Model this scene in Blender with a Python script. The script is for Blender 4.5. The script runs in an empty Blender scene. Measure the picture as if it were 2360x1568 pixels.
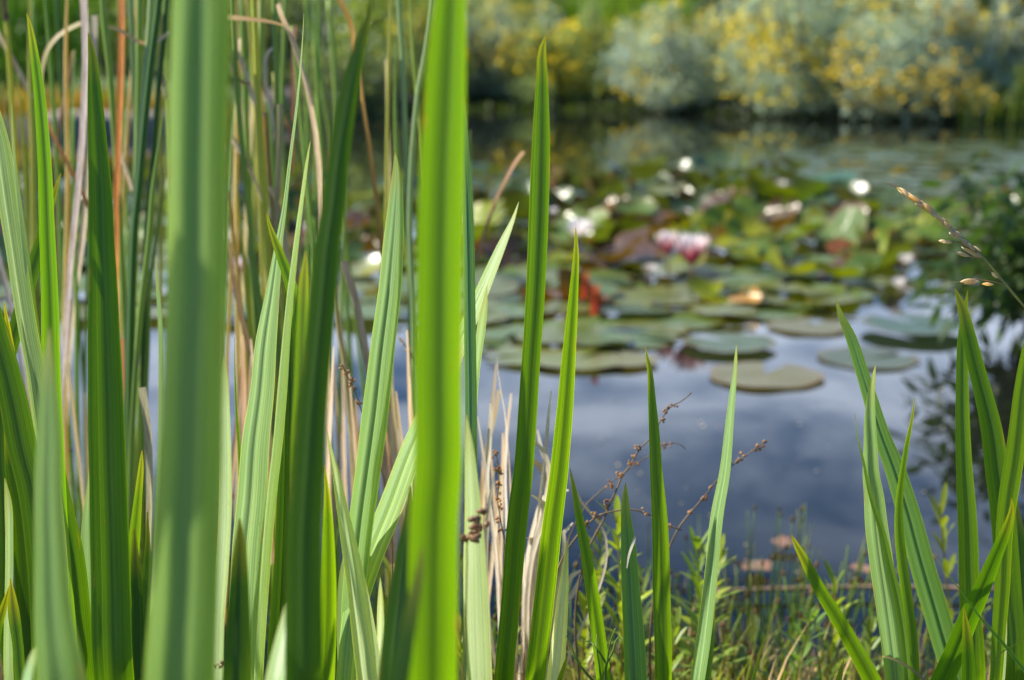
import bpy, math, random
import numpy as np
from mathutils import Vector
rnd = random.Random(7)
RS = np.random.RandomState(11)
SC = bpy.context.scene
COL = SC.collection
R = math.radians

# ------------------------------------------------------------------ camera
CAMZ, PITCH = 0.75, R(12)
FX = 36.0 / 50.0
cam_d = bpy.data.cameras.new('camera')
cam_d.lens = 50; cam_d.sensor_width = 36
cam_d.clip_start = 0.02; cam_d.clip_end = 2000
cam_d.dof.use_dof = True
cam_d.dof.focus_distance = 0.97
cam_d.dof.aperture_fstop = 6.1
cam = bpy.data.objects.new('camera', cam_d)
COL.objects.link(cam)
cam.location = (0, 0, CAMZ)
cam.rotation_euler = (R(90) - PITCH, 0, 0)
SC.camera = cam

# ------------------------------------------------------------------ sun and sky
SUN = Vector((-0.70, 0.17, 0.69)).normalized()
sun_el = math.asin(SUN.z); sun_rot = math.atan2(SUN.x, SUN.y)
sd = bpy.data.lights.new('sun', 'SUN')
sd.energy = 5.0; sd.angle = R(0.5); sd.color = (1.0, 0.93, 0.79)
so = bpy.data.objects.new('sun', sd); COL.objects.link(so)
so.rotation_euler = (-SUN).to_track_quat('-Z', 'Y').to_euler()
so.location = SUN * 30

world = bpy.data.worlds.new('World'); SC.world = world; world.use_nodes = True
nt = world.node_tree; nt.nodes.clear()
def N(nt, t, **kw):
    n = nt.nodes.new(t)
    for k, v in kw.items():
        if k.startswith('i_'): n.inputs[k[2:].replace('_', ' ')].default_value = v
        else: setattr(n, k, v)
    return n
sky = N(nt, 'ShaderNodeTexSky', sky_type='NISHITA', sun_disc=False)
sky.sun_elevation = sun_el; sky.sun_rotation = sun_rot
sky.air_density = 1.0; sky.dust_density = 0.3; sky.ozone_density = 2.5
tc = N(nt, 'ShaderNodeTexCoord')
sep = N(nt, 'ShaderNodeSeparateXYZ'); nt.links.new(tc.outputs['Generated'], sep.inputs[0])
zz = N(nt, 'ShaderNodeMath', operation='ADD'); zz.inputs[1].default_value = 0.12
nt.links.new(sep.outputs['Z'], zz.inputs[0])
dx = N(nt, 'ShaderNodeMath', operation='DIVIDE'); dy = N(nt, 'ShaderNodeMath', operation='DIVIDE')
nt.links.new(sep.outputs['X'], dx.inputs[0]); nt.links.new(zz.outputs[0], dx.inputs[1])
nt.links.new(sep.outputs['Y'], dy.inputs[0]); nt.links.new(zz.outputs[0], dy.inputs[1])
cb = N(nt, 'ShaderNodeCombineXYZ'); nt.links.new(dx.outputs[0], cb.inputs[0]); nt.links.new(dy.outputs[0], cb.inputs[1])
noi = N(nt, 'ShaderNodeTexNoise'); noi.inputs['Scale'].default_value = 2.6
noi.inputs['Detail'].default_value = 5; noi.inputs['Roughness'].default_value = 0.58
noi.inputs['Distortion'].default_value = 0.35
mp = N(nt, 'ShaderNodeMapping'); mp.inputs['Location'].default_value = (5.1, 3.4, 0)
nt.links.new(cb.outputs[0], mp.inputs['Vector']); nt.links.new(mp.outputs[0], noi.inputs['Vector'])
cr = N(nt, 'ShaderNodeValToRGB'); cr.color_ramp.elements[0].position = 0.34; cr.color_ramp.elements[1].position = 0.60
cr.color_ramp.elements[1].color = (0.8, 0.8, 0.8, 1)
nt.links.new(noi.outputs['Fac'], cr.inputs[0])
mx = N(nt, 'ShaderNodeMixRGB'); mx.inputs[2].default_value = (20.5, 23.3, 28.5, 1)
# clouds lie low round the sky; overhead it is clear
lowc = N(nt, 'ShaderNodeMapRange', interpolation_type='SMOOTHSTEP'); lowc.inputs['From Min'].default_value = .26; lowc.inputs['From Max'].default_value = .39
lowc.inputs['To Min'].default_value = 1; lowc.inputs['To Max'].default_value = .05
frontc = N(nt, 'ShaderNodeMapRange', interpolation_type='SMOOTHSTEP'); frontc.inputs['From Min'].default_value = .1; frontc.inputs['From Max'].default_value = .7
frontc.inputs['To Min'].default_value = .08; nt.links.new(sep.outputs['Y'], frontc.inputs['Value'])
nt.links.new(sep.outputs['Z'], lowc.inputs['Value'])
cm = N(nt, 'ShaderNodeMath', operation='MULTIPLY'); nt.links.new(cr.outputs[0], cm.inputs[0]); nt.links.new(lowc.outputs[0], cm.inputs[1])
cm2 = N(nt, 'ShaderNodeMath', operation='MULTIPLY'); nt.links.new(cm.outputs[0], cm2.inputs[0]); nt.links.new(frontc.outputs[0], cm2.inputs[1])
nt.links.new(cm2.outputs[0], mx.inputs[0]); hs = N(nt, 'ShaderNodeHueSaturation'); hs.inputs['Hue'].default_value = .512; hs.inputs['Saturation'].default_value = 1.5; hs.inputs['Value'].default_value = 1.4
nt.links.new(sky.outputs[0], hs.inputs['Color']); nt.links.new(hs.outputs[0], mx.inputs[1])
bg = N(nt, 'ShaderNodeBackground'); bg.inputs['Strength'].default_value = 0.055
nt.links.new(mx.outputs[0], bg.inputs['Color'])
wo = N(nt, 'ShaderNodeOutputWorld'); nt.links.new(bg.outputs[0], wo.inputs[0])
SC.view_settings.view_transform = 'Standard'; SC.view_settings.look = 'None'
SC.view_settings.exposure = 0.85; SC.view_settings.gamma = 1
SC.cycles.max_bounces = 8; SC.cycles.transparent_max_bounces = 8
SC.cycles.sample_clamp_indirect = 6
SC.cycles.use_denoising = True

# ------------------------------------------------------------------ helpers
CAM = np.array([0, 0, CAMZ]); FW = np.array([0, math.cos(PITCH), -math.sin(PITCH)])
UPV = np.array([0, math.sin(PITCH), math.cos(PITCH)]); RT = np.array([1.0, 0, 0])
def ray(u, v):
    return FW + (u / 2359. - .5) * FX * RT + (.5 - v / 1568.) * FX * 1568. / 2359. * UPV
def P(u, v, d): return CAM + d * ray(u, v)
def W(u, v, z=0.0):
    r = ray(u, v); return CAM + r * ((z - CAMZ) / r[2])

def newmesh(name, V, F, mat, parent=None, uv=None, smooth=True, loc=None):
    me = bpy.data.meshes.new(name)
    V = np.asarray(V, dtype=float)
    if loc is not None: V = V - np.asarray(loc)
    me.from_pydata(V.tolist() if len(V) < 1 else [tuple(p) for p in V], [], F)
    if uv is not None:
        l = me.uv_layers.new(name='UVMap')
        idx = np.zeros(len(me.loops), dtype=np.int32); me.loops.foreach_get('vertex_index', idx)
        l.data.foreach_set('uv', np.asarray(uv)[idx].astype(np.float32).ravel())
    if smooth: me.polygons.foreach_set('use_smooth', [True] * len(me.polygons))
    me.materials.append(mat); me.update()
    o = bpy.data.objects.new(name, me); COL.objects.link(o)
    if parent is not None: o.parent = parent
    elif loc is not None: o.location = tuple(loc)
    return o
def tag(o, label=None, cat=None, group=None, kind=None):
    for k, v in (('label', label), ('category', cat), ('group', group), ('kind', kind)):
        if v: o[k] = v
    return o
def empty(name, loc, label, cat, group=None):
    o = bpy.data.objects.new(name, None); COL.objects.link(o)
    o.location = tuple(loc); o.empty_display_size = 0.05
    return tag(o, label, cat, group)
def crom(A, n):
    A = np.asarray(A, float)
    if len(A) == 2: A = np.array([A[0], (A[0] + A[1]) / 2, A[1]])
    E = np.vstack([2 * A[0] - A[1], A, 2 * A[-1] - A[-2]])
    # parameter spread by length of first three columns
    L = np.linalg.norm(np.diff(A[:, :3], axis=0), axis=1); c = np.concatenate([[0], np.cumsum(L)]); c /= c[-1]
    t = np.linspace(0, 1, n); out = np.zeros((n, A.shape[1]))
    for i, s in enumerate(t):
        k = min(max(np.searchsorted(c, s, side='right') - 1, 0), len(A) - 2)
        f = (s - c[k]) / max(c[k + 1] - c[k], 1e-9)
        p0, p1, p2, p3 = E[k], E[k + 1], E[k + 2], E[k + 3]
        # tangents scaled for uneven spacing
        l0 = max(np.linalg.norm((p1 - p0)[:3]), 1e-6); l1 = max(np.linalg.norm((p2 - p1)[:3]), 1e-6); l2 = max(np.linalg.norm((p3 - p2)[:3]), 1e-6)
        m1 = ((p1 - p0) / l0 * l1 + (p2 - p1) / l1 * l0) / (l0 + l1) * l1
        m2 = ((p2 - p1) / l1 * l2 + (p3 - p2) / l2 * l1) / (l1 + l2) * l1
        out[i] = (2*f**3-3*f**2+1)*p1 + (f**3-2*f**2+f)*m1 + (-2*f**3+3*f**2)*p2 + (f**3-f**2)*m2
    return out
def tube(C, rad, seg=6):
    C = np.asarray(C, float); n = len(C); rad = np.broadcast_to(np.asarray(rad, float), (n,))
    T = np.gradient(C, axis=0); T /= np.linalg.norm(T, axis=1)[:, None] + 1e-12
    V = []; F = []
    for i in range(n):
        a = np.cross(T[i], [0.31, 0.87, 0.38]); a /= np.linalg.norm(a) + 1e-12; b = np.cross(T[i], a)
        for k in range(seg):
            th = 2 * math.pi * k / seg
            V.append(C[i] + rad[i] * (math.cos(th) * a + math.sin(th) * b))
    for i in range(n - 1):
        for k in range(seg):
            F.append((i*seg+k, i*seg+(k+1) % seg, (i+1)*seg+(k+1) % seg, (i+1)*seg+k))
    F.append(tuple(range(seg))[::-1]); F.append(tuple((n-1)*seg + k for k in range(seg)))
    return V, F
class MB:
    def __init__(s): s.V = []; s.F = []; s.U = []
    def add(s, V, F, U=None):
        o = len(s.V); s.V += [tuple(p) for p in V]; s.F += [tuple(i + o for i in f) for f in F]
        s.U += [tuple(q) for q in U] if U is not None else [(0.5, 0.5)] * len(V)
    def build(s, name, mat, parent=None, loc=None, smooth=True):
        return newmesh(name, s.V, s.F, mat, parent, s.U, smooth, loc)

# ------------------------------------------------------------------ materials
def mat(name):
    m = bpy.data.materials.new(name); m.use_nodes = True
    t = m.node_tree; t.nodes.clear()
    return m, t, N(t, 'ShaderNodeOutputMaterial')
def vmul(t, a, b):
    n = N(t, 'ShaderNodeMixRGB', blend_type='MULTIPLY'); n.inputs[0].default_value = 1
    for s, x in ((1, a), (2, b)):
        if isinstance(x, tuple): n.inputs[s].default_value = x
        else: t.links.new(x, n.inputs[s])
    return n.outputs[0]
def mixc(t, f, a, b):
    n = N(t, 'ShaderNodeMixRGB')
    for s, x in ((0, f), (1, a), (2, b)):
        if isinstance(x, (tuple, float, int)): n.inputs[s].default_value = x
        else: t.links.new(x, n.inputs[s])
    return n.outputs[0]
def ramp(t, x, a, b, ca=(0, 0, 0, 1), cb_=(1, 1, 1, 1), mode='LINEAR'):
    n = N(t, 'ShaderNodeValToRGB'); e = n.color_ramp.elements
    e[0].position = a; e[1].position = b; e[0].color = ca; e[1].color = cb_
    n.color_ramp.interpolation = mode
    t.links.new(x, n.inputs[0]); return n.outputs[0]
def noise(t, vec, scale, detail=3, rough=.5, dist=0):
    n = N(t, 'ShaderNodeTexNoise'); n.inputs['Scale'].default_value = scale
    n.inputs['Detail'].default_value = detail; n.inputs['Roughness'].default_value = rough
    n.inputs['Distortion'].default_value = dist
    t.links.new(vec, n.inputs['Vector']); return n.outputs['Fac']
def mapping(t, vec, sc, loc=(0, 0, 0)):
    n = N(t, 'ShaderNodeMapping'); n.inputs['Scale'].default_value = sc; n.inputs['Location'].default_value = loc
    t.links.new(vec, n.inputs['Vector']); return n.outputs[0]
def math1(t, op, a, b=0.0):
    n = N(t, 'ShaderNodeMath', operation=op)
    for s, x in ((0, a), (1, b)):
        if isinstance(x, (float, int)): n.inputs[s].default_value = x
        else: t.links.new(x, n.inputs[s])
    return n.outputs[0]

def blade_material(name, trans=0.45, rough=0.42, vein=1.0, tip=True, backfac=1.0):
    """long leaf: UV.x runs across the blade, UV.y is metres from the tip"""
    m, t, out = mat(name)
    uv = N(t, 'ShaderNodeUVMap').outputs[0]; oi = N(t, 'ShaderNodeObjectInfo')
    sp = N(t, 'ShaderNodeSeparateXYZ'); t.links.new(uv, sp.inputs[0])
    rnd_off = N(t, 'ShaderNodeCombineXYZ'); t.links.new(math1(t, 'MULTIPLY', oi.outputs['Random'], 37.0), rnd_off.inputs[0])
    t.links.new(math1(t, 'MULTIPLY', oi.outputs['Random'], 11.0), rnd_off.inputs[1])
    add = N(t, 'ShaderNodeVectorMath', operation='ADD'); t.links.new(uv, add.inputs[0]); t.links.new(rnd_off.outputs[0], add.inputs[1])
    uvr = add.outputs[0]
    f1 = noise(t, mapping(t, uvr, (46, 1.2, 1)), 1.0, 3, .6)
    f2 = noise(t, mapping(t, uvr, (8, 2.2, 1)), 1.0, 2, .5)
    f3 = noise(t, mapping(t, uvr, (3, 9, 1)), 1.0, 4, .6)
    c = oi.outputs['Color']
    c = vmul(t, c, ramp(t, f1, .3, .7, (.66, .72, .7, 1), (1.28, 1.22, 1.2, 1)))
    c = vmul(t, c, ramp(t, f2, .3, .7, (.84, .86, .95, 1), (1.14, 1.1, 1.0, 1)))
    c = vmul(t, c, ramp(t, f3, .3, .7, (.86, .9, .85, 1), (1.12, 1.06, 1.1, 1)))
    # fine pale veins
    w = N(t, 'ShaderNodeTexNoise'); w.inputs['Scale'].default_value = 1; w.inputs['Detail'].default_value = 0
    t.links.new(mapping(t, uvr, (85, .5, 1)), w.inputs['Vector'])
    vn = ramp(t, w.outputs['Fac'], .60, .68)
    c = mixc(t, math1(t, 'MULTIPLY', vn, .62 * vein), c, vmul(t, c, (2.3, 1.8, 1.1, 1)))
    w2 = N(t, 'ShaderNodeTexNoise'); w2.inputs['Scale'].default_value = 1; w2.inputs['Detail'].default_value = 1
    t.links.new(mapping(t, uvr, (120, .9, 1), (3, 5, 0)), w2.inputs['Vector'])
    c = mixc(t, math1(t, 'MULTIPLY', ramp(t, w2.outputs['Fac'], .58, .64), .45 * vein), c, vmul(t, c, (.55, .62, .6, 1)))
    # margin
    ed = math1(t, 'ABSOLUTE', math1(t, 'SUBTRACT', sp.outputs['X'], .5))
    edm = ramp(t, ed, .465, .492)
    c = mixc(t, math1(t, 'MULTIPLY', edm, .6), c, vmul(t, c, (2.4, 1.8, .9, 1)))
    if tip:
        tm = ramp(t, sp.outputs['Y'], .004, .035, (1, 1, 1, 1), (0, 0, 0, 1))
        c = mixc(t, math1(t, 'MULTIPLY', tm, .55), c, (.36, .34, .05, 1))
        tm2 = ramp(t, sp.outputs['Y'], .0, .004, (1, 1, 1, 1), (0, 0, 0, 1))
        c = mixc(t, math1(t, 'MULTIPLY', tm2, .7), c, (.30, .17, .05, 1))
    # small brown flecks
    fl = noise(t, mapping(t, uvr, (26, 130, 1)), 1.0, 1, .5)
    c = mixc(t, math1(t, 'MULTIPLY', ramp(t, fl, .73, .77), .7), c, (.24, .14, .04, 1))
    du = noise(t, mapping(t, uvr, (40, 620, 1), (7, 2, 0)), 1.0, 2, .6)
    c = mixc(t, math1(t, 'MULTIPLY', ramp(t, du, .72, .78), .5), c, (.55, .56, .42, 1))
    sc_ = noise(t, mapping(t, uvr, (5, 22, 1), (1, 9, 0)), 1.0, 4, .65)
    c = mixc(t, math1(t, 'MULTIPLY', math1(t, 'MULTIPLY', ramp(t, sc_, .60, .68), ramp(t, ed, .34, .46)), .75), c, (.34, .22, .07, 1))
    pr = N(t, 'ShaderNodeBsdfPrincipled'); t.links.new(c, pr.inputs['Base Color'])
    pr.inputs['Roughness'].default_value = rough; pr.inputs['IOR'].default_value = 1.45
    pr.inputs['Specular IOR Level'].default_value = .45
    tr = N(t, 'ShaderNodeBsdfTranslucent')
    t.links.new(vmul(t, c, (2.85, 2.5, .30, 1)), tr.inputs['Color'])
    ms = N(t, 'ShaderNodeMixShader')
    # the blade is thick along its midrib and thin toward the margins
    t.links.new(math1(t, 'MULTIPLY', ramp(t, ed, .02, .33, (.30,) * 3 + (1,), (1, 1, 1, 1)), trans), ms.inputs[0])
    t.links.new(pr.outputs[0], ms.inputs[1]); t.links.new(tr.outputs[0], ms.inputs[2])
    bp = N(t, 'ShaderNodeBump'); bp.inputs['Strength'].default_value = .35; bp.inputs['Distance'].default_value = .0006
    t.links.new(f1, bp.inputs['Height']); t.links.new(bp.outputs[0], pr.inputs['Normal']); t.links.new(bp.outputs[0], tr.inputs['Normal'])
    t.links.new(ms.outputs[0], out.inputs[0])
    return m
M_IRIS = blade_material('iris_leaf')
M_REED = blade_material('reed_leaf', .3, .45, .7, False)
M_GRASS = blade_material('grass_blade', .35, .45, .6, True)

def plain_leafy(name, trans=.3, rough=.5, amp=.5, scale=40.0, tcol=(1.8, 1.7, .6, 1), spec=.5):
    """object colour with clump-to-clump variation in object space"""
    m, t, out = mat(name); oi = N(t, 'ShaderNodeObjectInfo'); tcn = N(t, 'ShaderNodeTexCoord')
    f = noise(t, tcn.outputs['Object'], scale, 3, .6)
    g = noise(t, tcn.outputs['Object'], scale * .22, 2, .5)
    c = vmul(t, oi.outputs['Color'], ramp(t, f, .3, .7, (1 - amp, 1 - amp, 1 - amp, 1), (1 + amp, 1 + amp * .9, 1 + amp * .6, 1)))
    c = vmul(t, c, ramp(t, g, .35, .65, (.8, .85, .95, 1), (1.2, 1.12, .95, 1)))
    pr = N(t, 'ShaderNodeBsdfPrincipled'); t.links.new(c, pr.inputs['Base Color']); pr.inputs['Roughness'].default_value = rough
    pr.inputs['Specular IOR Level'].default_value = spec
    tr = N(t, 'ShaderNodeBsdfTranslucent'); t.links.new(vmul(t, c, tcol), tr.inputs['Color'])
    ms = N(t, 'ShaderNodeMixShader'); ms.inputs[0].default_value = trans
    t.links.new(pr.outputs[0], ms.inputs[1]); t.links.new(tr.outputs[0], ms.inputs[2]); t.links.new(ms.outputs[0], out.inputs[0])
    return m
M_FOL = plain_leafy('foliage', .38, .55, .45, 9.0)
M_SILVER = plain_leafy('silver_foliage', .15, .75, .25, 5.0, (1.1, 1.15, .9, 1), .3)
M_WEED = plain_leafy('weed_foliage', .4, .45, .3, 30.0)
M_DRY = plain_leafy('dry_stalk', .15, .6, .35, 55.0, (1.2, 1.1, .8, 1), .3)
M_SEED = plain_leafy('seed_husk', .45, .45, .25, 60.0, (1.3, 1.1, .7, 1), .5)
M_FLOWER = plain_leafy('yellow_petals', .25, .6, .2, 20.0, (1.2, 1.1, .5, 1), .3)
M_WOOD = plain_leafy('woody_stem', 0, .8, .3, 20.0, (1, 1, 1, 1), .2)

def dry_material():
    m, t, out = mat('dry_blade'); oi = N(t, 'ShaderNodeObjectInfo'); uv = N(t, 'ShaderNodeUVMap').outputs[0]
    f = noise(t, mapping(t, uv, (14, 6, 1)), 1, 4, .6); g = noise(t, mapping(t, uv, (1, 30, 1)), 1, 3, .7)
    c = vmul(t, oi.outputs['Color'], ramp(t, f, .3, .7, (.6, .58, .55, 1), (1.3, 1.3, 1.3, 1)))
    c = vmul(t, c, ramp(t, g, .35, .7, (1.1, 1.1, 1.1, 1), (.6, .5, .45, 1)))
    pr = N(t, 'ShaderNodeBsdfPrincipled'); t.links.new(c, pr.inputs['Base Color']); pr.inputs['Roughness'].default_value = .6
    tr = N(t, 'ShaderNodeBsdfTranslucent'); t.links.new(vmul(t, c, (1.3, 1.1, .8, 1)), tr.inputs['Color'])
    ms = N(t, 'ShaderNodeMixShader'); ms.inputs[0].default_value = .25
    t.links.new(pr.outputs[0], ms.inputs[1]); t.links.new(tr.outputs[0], ms.inputs[2]); t.links.new(ms.outputs[0], out.inputs[0])
    return m
M_DRYB = dry_material()

def pad_material():
    m, t, out = mat('lily_pad'); oi = N(t, 'ShaderNodeObjectInfo'); tcn = N(t, 'ShaderNodeTexCoord'); geo = N(t, 'ShaderNodeNewGeometry')
    ob = tcn.outputs['Object']
    f = noise(t, ob, 14, 4, .6); g = noise(t, ob, 60, 3, .6)
    c = vmul(t, oi.outputs['Color'], ramp(t, f, .3, .7, (.62, .74, .8, 1), (1.55, 1.4, 1.15, 1)))
    c = mixc(t, ramp(t, g, .62, .70), c, (.13, .08, .03, 1))
    # worn rusty rim and radial veins
    uv = N(t, 'ShaderNodeUVMap').outputs[0]; sp = N(t, 'ShaderNodeSeparateXYZ'); t.links.new(uv, sp.inputs[0])
    vv = noise(t, mapping(t, uv, (1.2, 26, 1)), 1, 1, .5)
    c = mixc(t, math1(t, 'MULTIPLY', ramp(t, vv, .58, .66), .35), c, vmul(t, c, (1.7, 1.6, 1.3, 1)))
    rim = math1(t, 'MULTIPLY', ramp(t, sp.outputs['X'], .82, 1.0), ramp(t, f, .42, .6))
    c = mixc(t, math1(t, 'MULTIPLY', rim, .75), c, (.30, .13, .03, 1))
    under = mixc(t, ramp(t, f, .4, .6), (.16, .045, .02, 1), (.20, .15, .03, 1))
    c = mixc(t, geo.outputs['Backfacing'], c, under)
    pr = N(t, 'ShaderNodeBsdfPrincipled'); t.links.new(c, pr.inputs['Base Color'])
    t.links.new(ramp(t, g, .3, .7, (.20,) * 3 + (1,), (.42,) * 3 + (1,)), pr.inputs['Roughness'])
    bp = N(t, 'ShaderNodeBump'); bp.inputs['Strength'].default_value = .5; bp.inputs['Distance'].default_value = .004
    t.links.new(vv, bp.inputs['Height']); t.links.new(bp.outputs[0], pr.inputs['Normal'])
    tr = N(t, 'ShaderNodeBsdfTranslucent'); t.links.new(vmul(t, oi.outputs['Color'], (2.6, 2.2, .3, 1)), tr.inputs['Color'])
    ms = N(t, 'ShaderNodeMixShader'); ms.inputs[0].default_value = .22
    t.links.new(pr.outputs[0], ms.inputs[1]); t.links.new(tr.outputs[0], ms.inputs[2]); t.links.new(ms.outputs[0], out.inputs[0])
    return m
M_PAD = pad_material()

def petal_material():
    m, t, out = mat('petal'); oi = N(t, 'ShaderNodeObjectInfo'); uv = N(t, 'ShaderNodeUVMap').outputs[0]
    sp = N(t, 'ShaderNodeSeparateXYZ'); t.links.new(uv, sp.inputs[0])
    vn = noise(t, mapping(t, uv, (18, 1.5, 1)), 1, 2, .5)
    c = mixc(t, ramp(t, sp.outputs['Y'], .45, 1.0), oi.outputs['Color'], (.95, .92, .90, 1))
    c = vmul(t, c, ramp(t, vn, .3, .7, (.9, .85, .86, 1), (1.05, 1.05, 1.05, 1)))
    pr = N(t, 'ShaderNodeBsdfPrincipled'); t.links.new(c, pr.inputs['Base Color']); pr.inputs['Roughness'].default_value = .5
    tr = N(t, 'ShaderNodeBsdfTranslucent'); t.links.new(c, tr.inputs['Color'])
    ms = N(t, 'ShaderNodeMixShader'); ms.inputs[0].default_value = .5
    t.links.new(pr.outputs[0], ms.inputs[1]); t.links.new(tr.outputs[0], ms.inputs[2]); t.links.new(ms.outputs[0], out.inputs[0])
    return m
M_PETAL = petal_material()

def water_material():
    m, t, out = mat('water'); tcn = N(t, 'ShaderNodeTexCoord'); ob = tcn.outputs['Object']
    pr = N(t, 'ShaderNodeBsdfPrincipled'); pr.inputs['IOR'].default_value = 1.333
    f = noise(t, ob, 1.3, 3, .5)
    t.links.new(ramp(t, f, .3, .7, (.006, .008, .007, 1), (.012, .014, .010, 1)), pr.inputs['Base Color'])
    pr.inputs['Roughness'].default_value = .02
    h = math1(t, 'ADD', math1(t, 'MULTIPLY', noise(t, ob, 1.6, 2, .4), 1.0), math1(t, 'MULTIPLY', noise(t, ob, 14, 2, .5), .05))
    bp = N(t, 'ShaderNodeBump'); bp.inputs['Strength'].default_value = .035; bp.inputs['Distance'].default_value = .05
    t.links.new(h, bp.inputs['Height']); t.links.new(bp.outputs[0], pr.inputs['Normal'])
    t.links.new(pr.outputs[0], out.inputs[0]); return m
def ground_material():
    m, t, out = mat('ground'); tcn = N(t, 'ShaderNodeTexCoord'); ob = tcn.outputs['Object']
    a = noise(t, ob, 6, 6, .65); b = noise(t, ob, 60, 4, .6); g = noise(t, ob, .35, 3, .5)
    c = mixc(t, ramp(t, b, .35, .65), (.020, .014, .009, 1), (.05, .037, .022, 1))
    gr = mixc(t, ramp(t, a, .35, .65), (.03, .07, .012, 1), (.09, .15, .025, 1))
    sp = N(t, 'ShaderNodeSeparateXYZ'); t.links.new(ob, sp.inputs[0])
    c = mixc(t, math1(t, 'MULTIPLY', ramp(t, math1(t, 'ADD', math1(t, 'MULTIPLY', sp.outputs['Z'], 2.0), math1(t, 'MULTIPLY', g, .6)), .35, .7), .95), c, gr)
    pr = N(t, 'ShaderNodeBsdfPrincipled'); t.links.new(c, pr.inputs['Base Color']); pr.inputs['Roughness'].default_value = .9
    bp = N(t, 'ShaderNodeBump'); bp.inputs['Strength'].default_value = .6; bp.inputs['Distance'].default_value = .02
    t.links.new(b, bp.inputs['Height']); t.links.new(bp.outputs[0], pr.inputs['Normal'])
    t.links.new(pr.outputs[0], out.inputs[0]); return m
def stone_material():
    m, t, out = mat('stone'); tcn = N(t, 'ShaderNodeTexCoord'); oi = N(t, 'ShaderNodeObjectInfo')
    a = noise(t, tcn.outputs['Object'], 5, 6, .65); b = noise(t, tcn.outputs['Object'], 45, 4, .6)
    c = vmul(t, oi.outputs['Color'], ramp(t, a, .3, .7, (.6, .6, .65, 1), (1.35, 1.3, 1.25, 1)))
    c = vmul(t, c, ramp(t, b, .3, .7, (.8, .8, .8, 1), (1.15, 1.15, 1.15, 1)))
    pr = N(t, 'ShaderNodeBsdfPrincipled'); t.links.new(c, pr.inputs['Base Color']); pr.inputs['Roughness'].default_value = .85
    bp = N(t, 'ShaderNodeBump'); bp.inputs['Strength'].default_value = .6; bp.inputs['Distance'].default_value = .03
    t.links.new(a, bp.inputs['Height']); t.links.new(bp.outputs[0], pr.inputs['Normal'])
    t.links.new(pr.outputs[0], out.inputs[0]); return m
M_STONE = stone_material()

# ------------------------------------------------------------------ ground and water
def far_shore(x):   # y of the far waterline
    return float(np.interp(x, [-20, -2.85, -2.3, -1.2, 0, 1.1, 2.3, 3.4, 4.6, 20], [11.4, 11.4, 14.6, 15.6, 15.8, 15.2, 13.9, 13.3, 13.0, 12.6]))
def near_shore(x): return 1.34 + .08 * math.sin(x * 3.1) + .05 * math.sin(x * 7.7 + 1)
def gz(x, y):
    a = near_shore(x) - y
    b = y - far_shore(x)
    if a > 0: return min(.09, a * .35) + .012 * math.sin(x * 9) * math.sin(y * 11)
    if b > 0: return min(.12, b * .25) + min(.35, max(0, b - 1) * .05)
    return -.35 * min(1, min(-a / .8, -b / .8))
xs = np.unique(np.concatenate([np.linspace(-300, -14, 10), np.linspace(-14, 14, 71), np.linspace(14, 300, 10), np.linspace(-1.4, 1.4, 30)]))
ys = np.unique(np.concatenate([np.linspace(-60, -1, 8), np.linspace(-1, 2.6, 44), np.linspace(2.6, 11, 12), np.linspace(11, 18, 44), np.linspace(17, 600, 14)]))
V = [(x, y, gz(x, y)) for y in ys for x in xs]; nx = len(xs)
F = [(j*nx+i, j*nx+i+1, (j+1)*nx+i+1, (j+1)*nx+i) for j in range(len(ys) - 1) for i in range(nx - 1)]
tag(newmesh('ground', V, F, ground_material()), kind='structure')
tag(newmesh('water', [(-60, .6, 0), (60, .6, 0), (60, 19, 0), (-60, 19, 0)], [(0, 1, 2, 3)], water_material()), kind='structure')

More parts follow.
